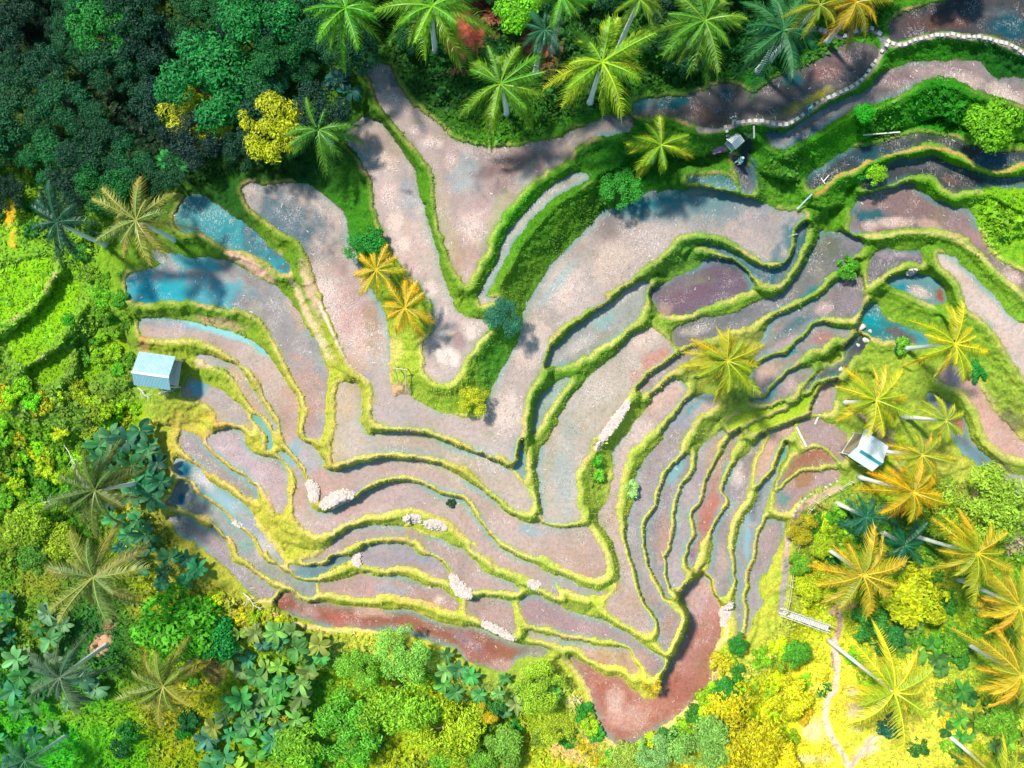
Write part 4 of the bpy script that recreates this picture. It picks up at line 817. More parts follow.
# ---------------------------------------------------------------- planting
rnd = random.Random(5)
def spot(px, py, h):
    """ground point whose plant, h tall, is seen with its top at this plan position"""
    z = float(height(px, py))
    for _ in range(6):
        zt = z+h; X = (px-512)/10*(HC-zt)/HC; Y = (384-py)/10*(HC-zt)/HC; z = .4*z+.6*ground_at(X, Y)
    return X, Y, z
def rad(rpx, z): return rpx/10*(HC-z)/HC
def broadleaf(px, py, rpx, col, label, group=None, fine=False, tall=1.25, cat='tree', name='leafy_tree', var=None):
    r = rad(rpx, 8); h = r*tall+.6
    X, Y, z = spot(px, py, h)
    me = rnd.choice(CROWNS_FINE if fine else CROWNS)[0]
    t = empty(name, (X, Y, z), rnd.uniform(0, 6.28))
    c = link('crown', me, t, (0, 0, h-.55*r), alb(col)*1.6); c.scale = (r*1.02, r*1.02*rnd.uniform(.88, 1.1), r*.85); c.rotation_euler = (0, 0, rnd.uniform(0, 6.28))
    k = link('trunk', TRUNKS[id(me)], t, (0, 0, h-.55*r)); k.scale = (r, r, (h-.4*r)/1.2); k.rotation_euler = c.rotation_euler
    return tag(t, label, cat, group)
def bush(px, py, rpx, col, label, group=None, cat='bush'):
    r = rad(rpx, 5); h = r*.75; X, Y, z = spot(px, py, h)
    me = rnd.choice(BUSHES)[0]; t = empty('bush', (X, Y, z))
    c = link('foliage', me, t, (0, 0, .1*r), alb(col)*1.6); c.scale = (r*1.1, r*1.1*rnd.uniform(.8, 1.15), r*.8); c.rotation_euler = (0, 0, rnd.uniform(0, 6.28))
    return tag(t, label, cat, group)
def banana(px, py, rpx, col, label, group=None, h=None):
    r = rad(rpx, 6); h = h or r*1.1; X, Y, z = spot(px, py, h)
    t = empty('banana_plant', (X, Y, z), rnd.uniform(0, 6.28)); s = r
    a_ = link('leaves', rnd.choice(BANANAS), t, (0, 0, h*.8), alb(col)*1.3); a_.scale = (s*1.05, s*1.05, s*.9)
    b_ = link('stem', STEM, t, (0, 0, h*.8)); b_.scale = (s, s, h*.85/.9)
    return tag(t, label, 'banana plant', group)
def palm(cx, cy, rpx, h, col, label, kind=0, lean=(0, 0)):
    z = float(height(cx, cy))
    for _ in range(6):
        zc = z+h; X = (cx-512)/10*(HC-zc)/HC; Y = (384-cy)/10*(HC-zc)/HC; z = ground_at(X-lean[0], Y-lean[1])
    bx, by = X-lean[0], Y-lean[1]; r = rad(rpx, zc)
    t = empty('coconut_palm', (bx, by, z))
    mb = MB(); P = []; R_ = []
    for i in range(13):
        u_ = i/12; P.append((lean[0]*u_**1.6, lean[1]*u_**1.6, -.15+(h+.1)*u_)); R_.append((.27-.13*u_**.5)*(1.35 if i == 0 else 1))
    mb.path(P, R_, 9); tr = mb.build('trunk', M_BARK, t, True)
    c = link('crown', PALMS[kind], t, (lean[0], lean[1], h), alb(col)*1.15); c.scale = (r*1.1, r*1.1, r*.95); c.rotation_euler = (0, 0, rnd.uniform(0, 6.28))
    if rpx > 26:
        k = link('coconuts', COCO, t, (lean[0], lean[1], h)); k.scale = (r*1.1,)*3
    return tag(t, label, 'palm tree')
GRN=(105,175,35); DGR=(40,130,60); YGR=(175,190,40); YEL=(215,195,40); ORA=(240,190,50); DUL=(120,140,70); TEA=(45,120,105)
PL = [ (345,8,46,10,GRN,0,'green coconut palm at the top edge above the dark banana leaves'), (432,6,56,10,(130,185,45),1,'green palm with long yellow-tipped fronds beside the red earth patch'),
 (500,84,54,9,(120,165,40),2,'loose crowned palm directly below the red earth patch'), (602,62,60,10,(165,195,45),3,'largest bright palm at the top centre with one orange frond'),
 (661,145,36,8,(160,185,40),1,'small palm on the green bank above the turquoise water'), (702,26,48,10,(120,165,50),0,'green palm above the first stretch of mottled brown field at the top'),
 (783,30,52,10,(60,125,80),2,'dark palm with open drooping fronds over the upper stone path'), (856,2,36,9,(190,160,40),1,'yellow-brown palm cut by the top edge above the path fork'),
 (562,-4,34,9,GRN,0,'palm cut by the top edge left of the largest bright palm'), (640,0,30,9,(140,175,50),2,'palm cut by the top edge right of the largest bright palm'), (545,30,24,7,(60,120,90),4,'small dull palm between the two bright top centre palms'),
 (820,5,30,9,(150,160,40),3,'ragged yellow palm at the top edge between the dark palm and the brown one'),
 (136,220,44,9,(165,165,90),2,'pale tipped palm standing over the turquoise corner field'), (57,222,40,8,(45,95,75),4,'dark sparse palm left of the pale tipped palm'),
 (318,130,38,8,(95,150,50),4,'small green palm beside the upper end of the left strand field'),
 (376,270,27,6,ORA,1,'smaller of the two orange palms on the green tongue'), (405,308,31,7,(250,190,50),3,'larger of the two orange palms on the green tongue'),
 (727,361,44,8,(200,190,45),4,'yellow palm with thin fronds standing among the narrow right-hand terraces'),
 (955,344,44,8,(215,205,45),0,'golden palm beside the white straw covered field on the right'), (876,400,42,7,(205,200,50),2,'golden palm leaning between the stream and the blue strip field'),
 (922,455,34,8,(205,190,60),4,'sparse yellow palm just above the hut side palm'), (913,492,45,9,(225,180,30),0,'broad orange-gold palm beside the pale roofed hut'),
 (863,575,54,9,(215,185,60),2,'gold palm over the bottom of the railed path'), (894,692,62,12,(222,212,60),3,'large yellow palm at the lower right over the dirt path'),
 (977,553,46,9,(215,190,45),4,'yellow palm with a pale trunk near the right edge above the orange one'), (1019,606,44,9,(226,195,60),2,'orange palm at the right edge, upper of two'),
 (1021,675,52,10,(228,195,60),0,'orange palm at the right edge, lower of two'), (866,517,30,5,TEA,1,'blue-green palm in the shade below the hut side palm'), (905,545,34,5,(40,110,85),1,'dark blue-green palm between the two gold palms'),
 (93,577,52,9,(150,155,85),3,'big dull yellow palm in the lower left jungle'), (60,677,40,8,(95,120,100),4,'grey-green palm near the lower left corner'),
 (163,686,42,7,(165,160,70),4,'ragged straw coloured palm above the mossy clearing'), (95,490,46,8,(115,125,60),2,'dull olive palm beside the dark banana grove'), (25,760,30,6,(60,120,80),4,'dark palm at the bottom left corner'),
 (1000,780,44,8,(190,190,50),2,'yellow palm cut by the bottom edge at the right'), (940,420,26,6,(190,195,60),4,'small thin palm above the blue strip field') ]
PH = {318:4, 376:3.5, 405:4, 727:5, 661:4.5, 432:7, 345:7, 702:6, 783:6.5, 602:7, 500:6.5, 856:6, 136:6}
for i_, (x, y, r, h, c, k, lb) in enumerate(PL):
    h = PH.get(x, h); k = (k+2*i_) % 7
    c = tuple(min(250, v*1.08) for v in c); palm(x, y, r*(.86 if x > 680 and y > 300 else .95), h, c, lb, k, (rnd.uniform(-.5, .5), rnd.uniform(-.4, .4)))
# named trees and bushes one can pick out
for a_ in [(165,632,46,(95,185,30),'round bright green tree in the lower left jungle',0,1.1), (212,640,26,(35,150,55),'darker green tree touching the round bright green tree',0,1.0),
 (192,116,30,(205,210,30),'yellow leaved tree at the edge of the dark forest, left of two',1,1.5), (267,124,31,(200,205,28),'yellow leaved tree at the edge of the dark forest, right of two',1,1.5),
 (205,72,42,(30,140,55),'large blue-green tree above the two yellow leaved trees',1,1.4), (236,96,26,(35,135,60),'smaller blue-green tree above the yellow leaved pair',1,1.3), (98,22,32,(40,140,45),'green tree on the dark forest top edge',1,1.4), (94,44,12,(150,180,30),'small yellowish treetop in the dark forest near the top edge',0,1.6),
 (255,8,34,(30,140,55),'green tree at the top edge above the yellow leaved trees',1,1.4), (4,6,16,(190,190,30),'yellow treetop in the top left corner',0,1.5),
 (516,4,20,(120,200,20),'bright lime green round tree at the top edge centre',0,1.3), (503,319,17,(60,135,100),'round blue-green tree at the corner of the green tongue',1,1.2), (271,73,18,(30,120,75),'dark blue-green tree right of the yellow leaved pair',1,1.2),
 (998,122,25,(120,185,20),'round lime green tree on the big bank near the right edge',0,1.1), (876,174,10,(140,200,25),'small round lime green tree between the dark strip fields',0,1.2), (866,112,9,(50,180,25),'small bright green bush tree on the top of the big bank',0,.9),
 (622,187,19,(70,170,50),'spreading small tree below the small palm on the green bank',1,.9), (370,240,14,(45,150,45),'green shrub beside the smaller orange palm',0,.9), (352,246,12,(70,170,60),'pale green shrub left of the orange palms',1,.9),
 (473,401,15,(205,210,40),'yellowish shrub at the tip of the green tongue',1,.6), (920,598,38,(195,205,25),'yellow-green dense tree in the lower right jungle',0,1.1), (988,508,42,(165,200,55),'wide pale green tree near the right edge',1,1.0), (945,512,26,(150,190,50),'pale green tree left of the wide one near the right edge',1,.9),
 (745,735,46,(215,205,25),'big yellow tree at the bottom right of centre',1,.9), (700,745,32,(150,200,90),'pale mint tree at the bottom beside the big yellow tree',1,.8), (790,700,24,(215,215,30),'yellow tree right of the big yellow one',0,.8), (770,770,30,(230,215,30),'yellow tree cut by the bottom edge right of centre',0,.9),
 (395,700,46,(150,205,45),'largest lime green tree at the bottom left of centre',1,1.0), (345,735,38,(110,190,50),'green tree left of the largest lime tree',1,.9), (450,735,40,(185,210,35),'yellow-lime tree right of the largest lime tree',1,.9), (400,655,28,(150,210,80),'pale lime tree just under the lowest red field',1,.9), (355,672,24,(140,205,60),'small pale lime tree left of the lowest red field trees',1,.9),
 (300,750,28,(130,190,40),'lime tree near the bottom edge left of centre',0,.9), (540,690,26,(170,205,50),'pale lime tree below the red field end',1,.8), (555,725,24,(190,210,50),'yellow-lime tree left of the lowest paddy tip',1,.8), (505,750,24,(130,180,60),'green tree at the bottom edge right of the yellow-lime tree',0,.8), (620,770,26,(180,205,80),'pale tree at the bottom edge under the lowest paddy',1,.7),
 (655,755,20,(150,200,110),'small mint tree under the lowest paddy',1,.7), (487,715,12,(225,200,35),'small golden tree among the lime trees at the bottom',1,1.0), (480,765,20,(120,180,50),'green tree cut by the bottom edge under the golden one',0,.9), (805,530,16,(195,185,35),'golden shrub tree beside the railed path',1,.7), (825,548,14,(170,195,30),'yellow-green shrub tree beside the railed path',0,.7),
 (795,655,15,(90,170,40),'green bush tree below the footbridge',0,.7), (810,590,18,(190,205,30),'yellow-green tree between the railed path and the gold palm',0,.7), (800,565,14,(120,180,40),'lime shrub next to the railed path rail',0,.6), (1000,720,24,(120,175,40),'green tree near the bottom right corner',0,.9), (960,640,20,(110,170,40),'green tree between the right edge palms',0,.9), (870,625,20,(70,150,50),'mid green tree right of the footbridge',0,.8), (890,640,18,(50,130,55),'dark green tree above the large yellow palm',0,.8),
 (740,645,12,(60,150,45),'green bush tree at the foot of the outer terrace bank',0,.8), (725,690,13,(60,150,50),'dark green shrub tree beside the lowest paddy bank',0,.8), (60,545,20,(160,185,30),'olive-yellow tree over the lower left jungle',0,1.0), (20,525,24,(150,185,30),'yellow-green tree at the left edge',0,1.0), (30,560,18,(90,150,40),'green tree at the left edge below the yellow-green one',0,1.0)]:
    broadleaf(a_[0], a_[1], a_[2], a_[3], a_[4], None, bool(a_[5]), a_[6])
# scattered repeats
def zone(poly, kind, n, rr, cols, label, group, sep=.9, **kw):
    P = np.array(poly, float); x0, y0 = P.min(0); x1, y1 = P.max(0); done = []; tries = 0
    def inside(x, y):
        c = False
        for i in range(len(P)):
            ax_, ay_ = P[i-1]; bx_, by_ = P[i]
            if (ay_ > y) != (by_ > y) and x < (bx_-ax_)*(y-ay_)/(by_-ay_)+ax_: c = not c
        return c
    while len(done) < n and tries < n*60:
        tries += 1; x = rnd.uniform(x0, x1); y = rnd.uniform(y0, y1)
        if not inside(x, y): continue
        r = rnd.uniform(*rr)
        if any((x-a_)**2+(y-b_)**2 < (sep*(r+q)*.75)**2 for a_, b_, q in done): continue
        if -20 < x < 1044 and -20 < y < 788 and any(float(samp(isf, x+a_*r, y+b_*r)) for a_, b_ in ((0,0),(.8,0),(-.8,0),(0,.8),(0,-.8))): continue
        if any(samp(nog, x+a_*r, y+b_*r) > .5 for a_, b_ in ((0,0),(.8,0),(-.8,0),(0,.8),(0,-.8))): continue
        done.append((x, y, r)); c = rnd.choice(cols); c = tuple(max(0, min(255, v*rnd.uniform(.85, 1.15))) for v in c)
        kind_f = {'tree': broadleaf, 'bush': bush, 'banana': banana}[kind]
        kind_f(x, y, r, c, label, group, **kw)
DK = [(16,78,46),(20,90,48),(14,66,44),(26,104,48)]
zone([(-60,-60),(330,-60),(370,10),(360,60),(330,100),(240,150),(180,165),(150,185),(90,200),(20,195),(-60,190)], 'tree', 75, (15,30), DK, 'dark green tree crowded in the shaded forest at the top left', 'trees of the dark top left forest', .72, fine=True, tall=1.5)
zone([(330,-40),(620,-40),(620,20),(560,45),(470,60),(420,60),(395,50),(360,40)], 'tree', 16, (11,18), [(20,85,35),(28,100,30)], 'dark green tree behind the palms at the top edge', 'trees behind the top edge palms', .8, tall=.8)
zone([(620,-40),(860,-40),(850,20),(790,50),(700,60),(640,70)], 'tree', 16, (10,17), [(22,80,40),(30,95,30)], 'low dark tree under the palms right of the top centre', 'low trees under the top right palms', .8, tall=.7)
YB = [(140,195,12),(160,205,15),(115,180,12),(190,210,20)]
zone([(-30,380),(60,385),(130,380),(140,420),(110,440),(60,520),(-30,520)], 'bush', 62, (6,11), YB, 'yellow-green bush in the tangle left of the banana grove', 'yellow-green bushes on the left slope', .62)
zone([(85,255),(130,300),(130,380),(90,385),(60,330)], 'bush', 22, (5,9), [(105,170,15),(130,190,15),(85,155,20)], 'small green bush left of the tin roofed hut', 'small bushes left of the hut', .7)
zone([(-30,190),(90,205),(100,250),(60,250),(10,235),(-30,240)], 'bush', 16, (5,9), [(30,105,35),(60,140,25)], 'low green bush under the dark sparse palm', 'low bushes at the forest foot', .8)
zone([(105,430),(150,430),(160,480),(150,505),(100,505),(85,460)], 'banana', 18, (12,18), [(45,130,75),(30,105,65),(75,150,90)], 'dark blue-green banana plant in the grove below the hut', 'banana plants of the grove below the hut', .6)
zone([(150,500),(185,540),(205,590),(170,600),(120,560),(105,510)], 'banana', 14, (10,16), [(60,145,85),(35,110,70)], 'banana plant below the left corner of the terraces', 'banana plants below the left terrace corner', .65)
zone([(-20,590),(40,600),(90,640),(110,680),(50,720),(60,768),(-20,790)], 'banana', 36, (10,17), [(75,155,90),(45,125,70),(115,170,105),(60,140,50)], 'blue-green banana plant in the lower left corner grove', 'banana plants of the lower left corner', .6)
zone([(225,625),(300,630),(330,650),(310,690),(300,720),(250,768),(200,790),(205,730),(230,690)], 'banana', 48, (10,17), [(120,175,80),(95,165,70),(150,185,60),(75,150,95)], 'light green banana plant under the long red field', 'banana plants under the long red field', .56)
zone([(420,640),(520,680),(545,665),(560,690),(520,720),(470,700),(430,690)], 'banana', 16, (8,13), [(130,190,90),(90,165,80)], 'light green banana plant among the trees below the red field', 'banana plants among the bottom trees', .7)
zone([(895,600),(960,650),(1040,700),(1040,790),(960,768),(930,700),(880,640)], 'banana', 34, (9,15), [(110,170,60),(80,150,60),(150,185,60)], 'green banana plant in the lower right jungle', 'banana plants of the lower right jungle', .62)
zone([(700,640),(745,660),(760,690),(730,700),(700,720),(690,740),(650,768),(600,768),(560,740)], 'bush', 26, (7,12), [(70,160,45),(150,195,40),(190,205,35)], 'green bush along the outer bank of the lowest paddy', 'bushes along the outer bank of the lowest paddy', .7)
zone([(790,500),(840,505),(870,540),(830,600),(800,605),(795,560)], 'bush', 18, (6,10), [(170,190,25),(90,160,35),(60,135,40),(200,200,30)], 'leafy bush between the railed path and the gold palm', 'bushes beside the railed path', .65)
zone([(770,640),(830,640),(825,700),(800,768),(720,790),(740,690)], 'bush', 22, (7,12), [(205,210,25),(150,195,30),(225,215,30)], 'yellow bush left of the dirt path', 'yellow bushes left of the dirt path', .7)
zone([(845,625),(1040,560),(1040,790),(860,790),(880,730),(840,680)], 'bush', 40, (7,13), [(170,200,30),(110,170,35),(205,200,45),(70,140,45)], 'leafy bush in the lower right jungle', 'bushes of the lower right jungle', .75)
zone([(840,510),(960,520),(1000,560),(900,580)], 'bush', 18, (8,13), [(40,115,55),(80,150,45),(150,185,40)], 'dark leafy bush under the right-hand palms', 'bushes under the right-hand palms', .75)
zone([(60,590),(230,600),(260,640),(200,720),(200,790),(110,790),(70,700),(120,650)], 'bush', 9, (8,13), [(40,130,35),(90,160,25),(25,100,35)], 'green bush round the mossy clearing at the lower left', 'bushes round the mossy clearing', .8)
zone([(205,590),(250,605),(290,625),(270,632),(225,622)], 'bush', 14, (5,8), [(200,205,20),(170,195,25)], 'small yellow bush on the outer bank of the lower left terraces', 'yellow bushes on the lower left bank', .7)
zone([(280,700),(600,690),(600,790),(240,790)], 'bush', 26, (8,14), [(110,180,40),(160,200,35),(60,140,45)], 'lime green bush along the bottom edge', 'bushes along the bottom edge', .8)
for (x, y, r, c) in [(85,165,18,(20,80,50)),(165,160,12,(35,150,50)),(180,165,10,(30,130,50)),(75,92,14,(15,80,60)),(350,90,14,(15,95,80)),(336,78,14,(15,85,75))]:
    banana(x, y, r, c, {85:'dark banana plant above the dark sparse palm',165:'bright banana plant at the foot of the dark forest',180:'small green banana plant right of the bright one',75:'faint banana plant deep in the dark forest',350:'dark teal banana plant under the top edge palm, right of two',336:'dark teal banana plant under the top edge palm, left of two'}[x])
tmp = bush(632, 490, 9, (170,215,120), 'small pale spiky plant between the narrow right-hand terraces', None, 'plant')
bush(378, 250, 9, (50,150,45), 'green bush above the smaller orange palm'); bush(452, 504, 5, (40,80,50), 'small dark bush on a bund in the middle of the lower terraces')
bush(866, 172, 7, (60,160,30), 'green bush beside the small round lime tree'); bush(905, 345, 0.1+8, (120,190,40), 'green bush by the stream below the turquoise field')
bush(849, 268, 10, (90,170,30), 'bright green bush between the two right-hand plastered fields'); bush(900, 348, 5, (30,90,80), 'small dark bush by the golden palm trunk')
bush(980, 372, 9, (50,150,50), 'green bush under the golden palm on the right'); bush(825, 690, 8, (30,130,60), 'dark green bush left of the large yellow palm'); bush(893, 728, 13, (40,110,75), 'dark blue-green bush under the large yellow palm')
bush(848, 578, 12, (60,170,60), 'bright green bush below the gold palm over the railed path'); bush(596, 460, 6, (90,190,40), 'green bush on the small oval island'); bush(600, 476, 6, (120,200,50), 'lower green bush on the small oval island')
# ---------------------------------------------------------------- built things
def on(px, py, dz=0):
    z = float(height(px, py))+dz; return Vector(W(px, py, z))
def rotz(a_): return Matrix.Rotation(a_, 3, 'Z')
SLAB = []
for k in range(3):
    mb = MB(); mb.box((0, 0, .03), (.30+.03*k, .30, .12)); ob = mb.build('stone_slab', M_WHITE)
    bm_ = ob.modifiers.new('b', 'BEVEL'); bm_.width = .02; bm_.segments = 1
    SLAB.append(ob.data); bpy.data.objects.remove(ob)
def slabs(s, label, group, every=None, size=1.0):
    P = pts(s)
    for i, (x, y) in enumerate(P):
        q = P[min(i+1, len(P)-1)]; p_ = P[max(i-1, 0)]; a_ = -math.atan2(q[1]-p_[1], q[0]-p_[0])
        o = link('stone_slab', SLAB[i % 3], None, on(x, y, .04)); o.rotation_euler = (0, 0, a_+rnd.uniform(-.15, .15)); o.scale = (size*rnd.uniform(.85, 1.1),)*3
        tag(o, label, 'paving slab', group)
slabs('R 130,650 190,630 220,624 252,620 284,618 316,620 346,626 376,634 408,638 440,636 470,626 498,608 524,590 570,548 598,528 626,512 656,500 686,488 718,472 748,458 774,444 802,428 826,408 846,388 864,362 880,334 898,314 930,262',
      'pale square stepping slab on the curved path under the mottled field', 'slabs of the lower stone path', size=.9)
slabs('R 570,150 616,152 638,160 690,182 740,184 794,160 880,146 918,172 964,212 955,232', 'pale stepping slab on the shaded path left of the path fork', 'slabs of the shaded stone path')
slabs('S 252,258 288,265 322,262 350,247 380,235 415,228 447,220 478,211 510,206 540,207 572,205 604,201 636,211 666,219 698,215 728,217 757,216 792,225 824,230 857,243 888,249 916,256 950,268 975,282 1002,302 1022,318',
      'pale square stepping slab on the path running to the right edge', 'slabs of the right-hand stone path', size=.85)
slabs('R 137,672 140,690', 'small pale slab stepping down to the little shelter', 'slabs by the shelter', size=.8)
slabs('X 496,416 462,432 438,446 362,482 334,504 318,520 300,545 284,568 272,590 266,612 258,640 252,668 246,700 242,730', 'small pale stepping stone along the edge of the railed path', 'stones of the railed path', size=.62)
# huts
def hut(name, c, rz, L_, w1, w2, hgt, mats, label):
    base = on(*c); t = empty(name, base, rz)
    z1 = hgt+.75; zl = hgt
    # two roof panes as thin sheets with real thickness
    def pane(y0, za, y1, zb_, mat, nm, over=.0, xs=(-.5, .5)):
        mb = MB(); th = .05; x0, x1 = L_*xs[0], L_*xs[1]
        v = [(x0, y0, za), (x1, y0, za), (x1, y1, zb_), (x0, y1, zb_)]; b0 = len(mb.v)
        mb.v += [(a_, b_, c_+th) for a_, b_, c_ in v]+v
        mb.f += [(0,1,2,3), (7,6,5,4), (0,4,5,1), (1,5,6,2), (2,6,7,3), (3,7,4,0)]
        return mb.build(nm, mat, t)
    pane(w1, zl, .02, z1, mats[0], 'roof_pane'); pane(-w2, zl+.05, -.02, z1, mats[1], 'roof_pane')
    mb = MB(); mb.box((0, 0, z1+.05), (L_+.06, .2, .05)); mb.build('roof_ridge', mats[2], t)
    for sx in (-1, 1):
        for sy in (w1*.82, -w2*.8):
            mb = MB(); mb.quadprism((sx*L_*.42, sy, -.6), (sx*L_*.42, sy, zl+.12), .06, .05); mb.build('post', M_PALE, t)
    mb = MB(); mb.box((0, (w1-w2)/2, .35), (L_*.86, (w1+w2)*.78, .08)); mb.build('floor', M_PALE, t)
    mb = MB(); mb.box((-L_*.40, (w1-w2)/2, zl*.55), (.05, (w1+w2)*.74, zl*.75)); mb.box((0, w1*.80, zl*.5), (L_*.8, .05, zl*.7)); mb.build('wall', plain('woven_bamboo_wall', (.30, .24, .15), .8), t)
    mb = MB()
    for q in (.3, .62): mb.quadprism((L_*.42, -w2*.8, .35+q), (L_*.42, w1*.8, .35+q), .025, .025)
    mb.build('railing', M_PALE, t)
    return tag(t, label, 'hut')
RT = mat_roof('weathered_tin', (.36, .50, .53), (.24, .40, .45)); RT2 = mat_roof('bright_tin', (.80, .84, .84), (.70, .80, .80)); TEALM = mat_roof('teal_tin', (.02, .25, .27), (.03, .32, .33))
h1 = hut('field_hut', (166,375), math.radians(-8), 3.25, 1.85, 1.15, 2.2, (RT, mat_roof('teal_tin_pane', (.22, .45, .50), (.30, .50, .54)), RT2), 'small hut with a pale blue corrugated tin roof at the left of the terraces')
h2 = hut('path_hut', (855,451), math.radians(-33), 2.7, 1.65, 1.15, 2.3, (RT2, RT2, RT2), 'small hut with a bright white tin roof and teal ridge beside the railed path')
mb = MB(); mb.box((.25, -.26, 2.3+.72), (2.3, .26, .05), Matrix.Rotation(.45, 3, 'X')); o = mb.build('teal_strip', TEALM, h2)
mb = MB(); mb.box((-.9, 1.75, 2.28), (.75, .4, .05)); mb.build('awning', RT2, h2)
# dead branches by the first hut
def branch(px, py, a_, L_, label, seed):
    rr = random.Random(seed); t = empty('dead_branch', on(px, py, .35), a_); mb = MB()
    mb.path([(0,0,0), (L_*.3, .1, .12), (L_*.65, -.06, .2), (L_, .1, .2)], [.045, .04, .03, .015], 6)
    for k in range(6):
        u_ = rr.uniform(.15, .9)*L_; s = rr.choice((-1, 1)); l = rr.uniform(.3, .75); mb.path([(u_, 0, .14), (u_+l*.4, s*l*.5, .25), (u_+l*.6, s*l, .2)], [.025, .02, .01], 5)
    mb.build('wood', M_PALE, t); return tag(t, label, 'branch')
branch(158, 394, .25, 1.9, 'bleached dead branch on the right in front of the tin roofed hut', 1); branch(138, 388, -.7, 1.5, 'bleached dead branch on the left in front of the tin roofed hut', 2)
branch(243, 593, -.75, 2.4, 'grey fallen branch on the yellow bank at the lower left', 3); branch(706, 717, -.9, 1.7, 'white fallen stick in front of the big yellow tree', 4); branch(64, 445, -1.0, 2.6, 'bare pale branch among the yellow-green bushes on the left', 5)
branch(40, 505, .4, 1.6, 'thin bare branch at the left edge jungle', 6)
def plank(p, q, w_, label, name='wooden_plank', lift=.12, mat=None):
    A = on(*p, lift); B = on(*q, lift); d = B-A; mb = MB()
    ax_ = d.normalized(); yy = Vector((0,0,1)).cross(ax_).normalized(); zz_ = ax_.cross(yy); R_ = Matrix((ax_, yy, zz_)).transposed()
    mb.box((0,0,0), (d.length, w_, .06), R_); o = mb.build(name, mat or M_PALE); o.location = (A+B)/2
    return tag(o, label, 'plank')
plank((796.5,427), (806.5,447), .17, 'long pale plank leading over the bank above the brown arc field'); plank((815,424), (819.5,414), .16, 'short pale plank beside the lilac mud yard')
plank((863,135), (900,132), .1, 'pale pole lying under the big green bank', 'bamboo_pole', .25); 
plank((797,209), (812,194), .12, 'pale bluish bamboo pipe at the corner of the big grey field', 'bamboo_pipe', .3, plain('pale_blue_pipe', (.35, .5, .52), .5)); plank((823,182), (829,175), .08, 'thin white stick on the green bank above the bamboo pipe', 'bamboo_stick', .3); plank((821,178), (825,184), .06, 'thin white stick crossing the other on the green bank', 'bamboo_stick', .25)
plank((793,235), (797.5,234), .1, 'tiny white board at the edge of the big grey field', 'wooden_plank', .2)
plank((753.8,126), (754.2,138), .11, 'thin pale pole standing out below the curved slab path', 'bamboo_pole', .35)
# footbridge
A = on(783, 612, .45); B = on(823, 624, .45); d = B-A; t = empty('footbridge', A, math.atan2(d.y, d.x)); Lb = math.hypot(d.x, d.y)
mb = MB()
for k in range(26): mb.box((Lb*(k+.5)/26, 0, .02*math.sin(k*2.1)), (Lb/26*.8, .62, .05), rotz(.04*math.sin(k*1.7)))
mb.build('deck', M_WHITE, t)
for s in (-1, 1):
    mb = MB(); mb.quadprism((-.4, s*.36, .5), (Lb+.2, s*.36, .5), .03, .03); 
    for k in range(6): mb.quadprism((Lb*k/5, s*.36, -.4), (Lb*k/5, s*.36, .55), .03, .03)
    mb.build('railing', M_PALE, t)
mb = MB(); mb.quadprism((-.3, -.22, -.1), (Lb+.3, -.22, -.1), .07, .07); mb.quadprism((-.3, .22, -.1), (Lb+.3, .22, -.1), .07, .07); mb.build('beam', M_PALE, t)
tag(t, 'pale plank footbridge with rails at the lower end of the railed path', 'bridge')
# rail along the path
P = pts('X 560,415 500,450 440,480 380,520 350,555 305,620 298,680 290,740 Y 325,60 312,160 300,250 285,320')
t = empty('bamboo_fence', on(*P[0])); org = t.location.copy(); mb = MB(); Q = [on(x, y)-org for x, y in P]
for a_, b_ in zip(Q[:-1], Q[1:]):
    for hgt in (.45, .85): mb.quadprism(a_+Vector((0,0,hgt)), b_+Vector((0,0,hgt)), .022, .022)
mb.build('rail', M_BAMBOO, t)
for q in Q:
    m2 = MB(); m2.quadprism(q-Vector((0,0,.3)), q+Vector((0,0,.95)), .045, .045); m2.build('post', M_PALE, t)
tag(t, 'thin pale bamboo fence along the outer side of the railed path', 'fence')
# bamboo frame on the green tongue
c = on(402, 378); t = empty('pole_frame', c, -.12); mb = MB()
for x in (-.45, .45): mb.quadprism((x, .9, -.2), (x*.95, .75, 1.7), .05, .04); mb.build('post', M_BAMBOO, t); mb = MB()
for y in (0,): mb.quadprism((-.6, .75, 1.68), (.6, .75, 1.68), .045, .045); mb.quadprism((.45, .75, 1.6), (.5, -1.1, .1), .05, .05); mb.quadprism((-.45, .75, 1.6), (-.2, -.5, .1), .04, .04); mb.quadprism((.48, -.6, .5), (.75, -1.15, .05), .04, .04)
mb.build('crossbar', M_BAMBOO, t); tag(t, 'small bamboo pole frame on the green tongue by the pinkish field', 'frame')
# shelter by the slab path
c = on(731, 145); t = empty('garden_shelter', c, .75); mb = MB(); 
SH = mat_roof('pale_sheet', (.58, .60, .55), (.45, .50, .48))
for s in (-1, 1):
    m2 = MB(); m2.box((0, s*.28, 1.35), (1.0, .6, .04), Matrix.Rotation(-s*.35, 3, 'X')); m2.build('roof_pane', SH, t)
for x in (-.4, .4):
    for y in (-.42, .42): m2 = MB(); m2.quadprism((x, y, -.3), (x, y, 1.28), .04, .04); m2.build('post', M_PALE, t)
m2 = MB(); m2.box((0, 0, .3), (.9, .8, .06)); m2.build('bench', M_PALE, t)
tag(t, 'tiny open shelter with a pale double roof beside the stone path corner', 'shelter')
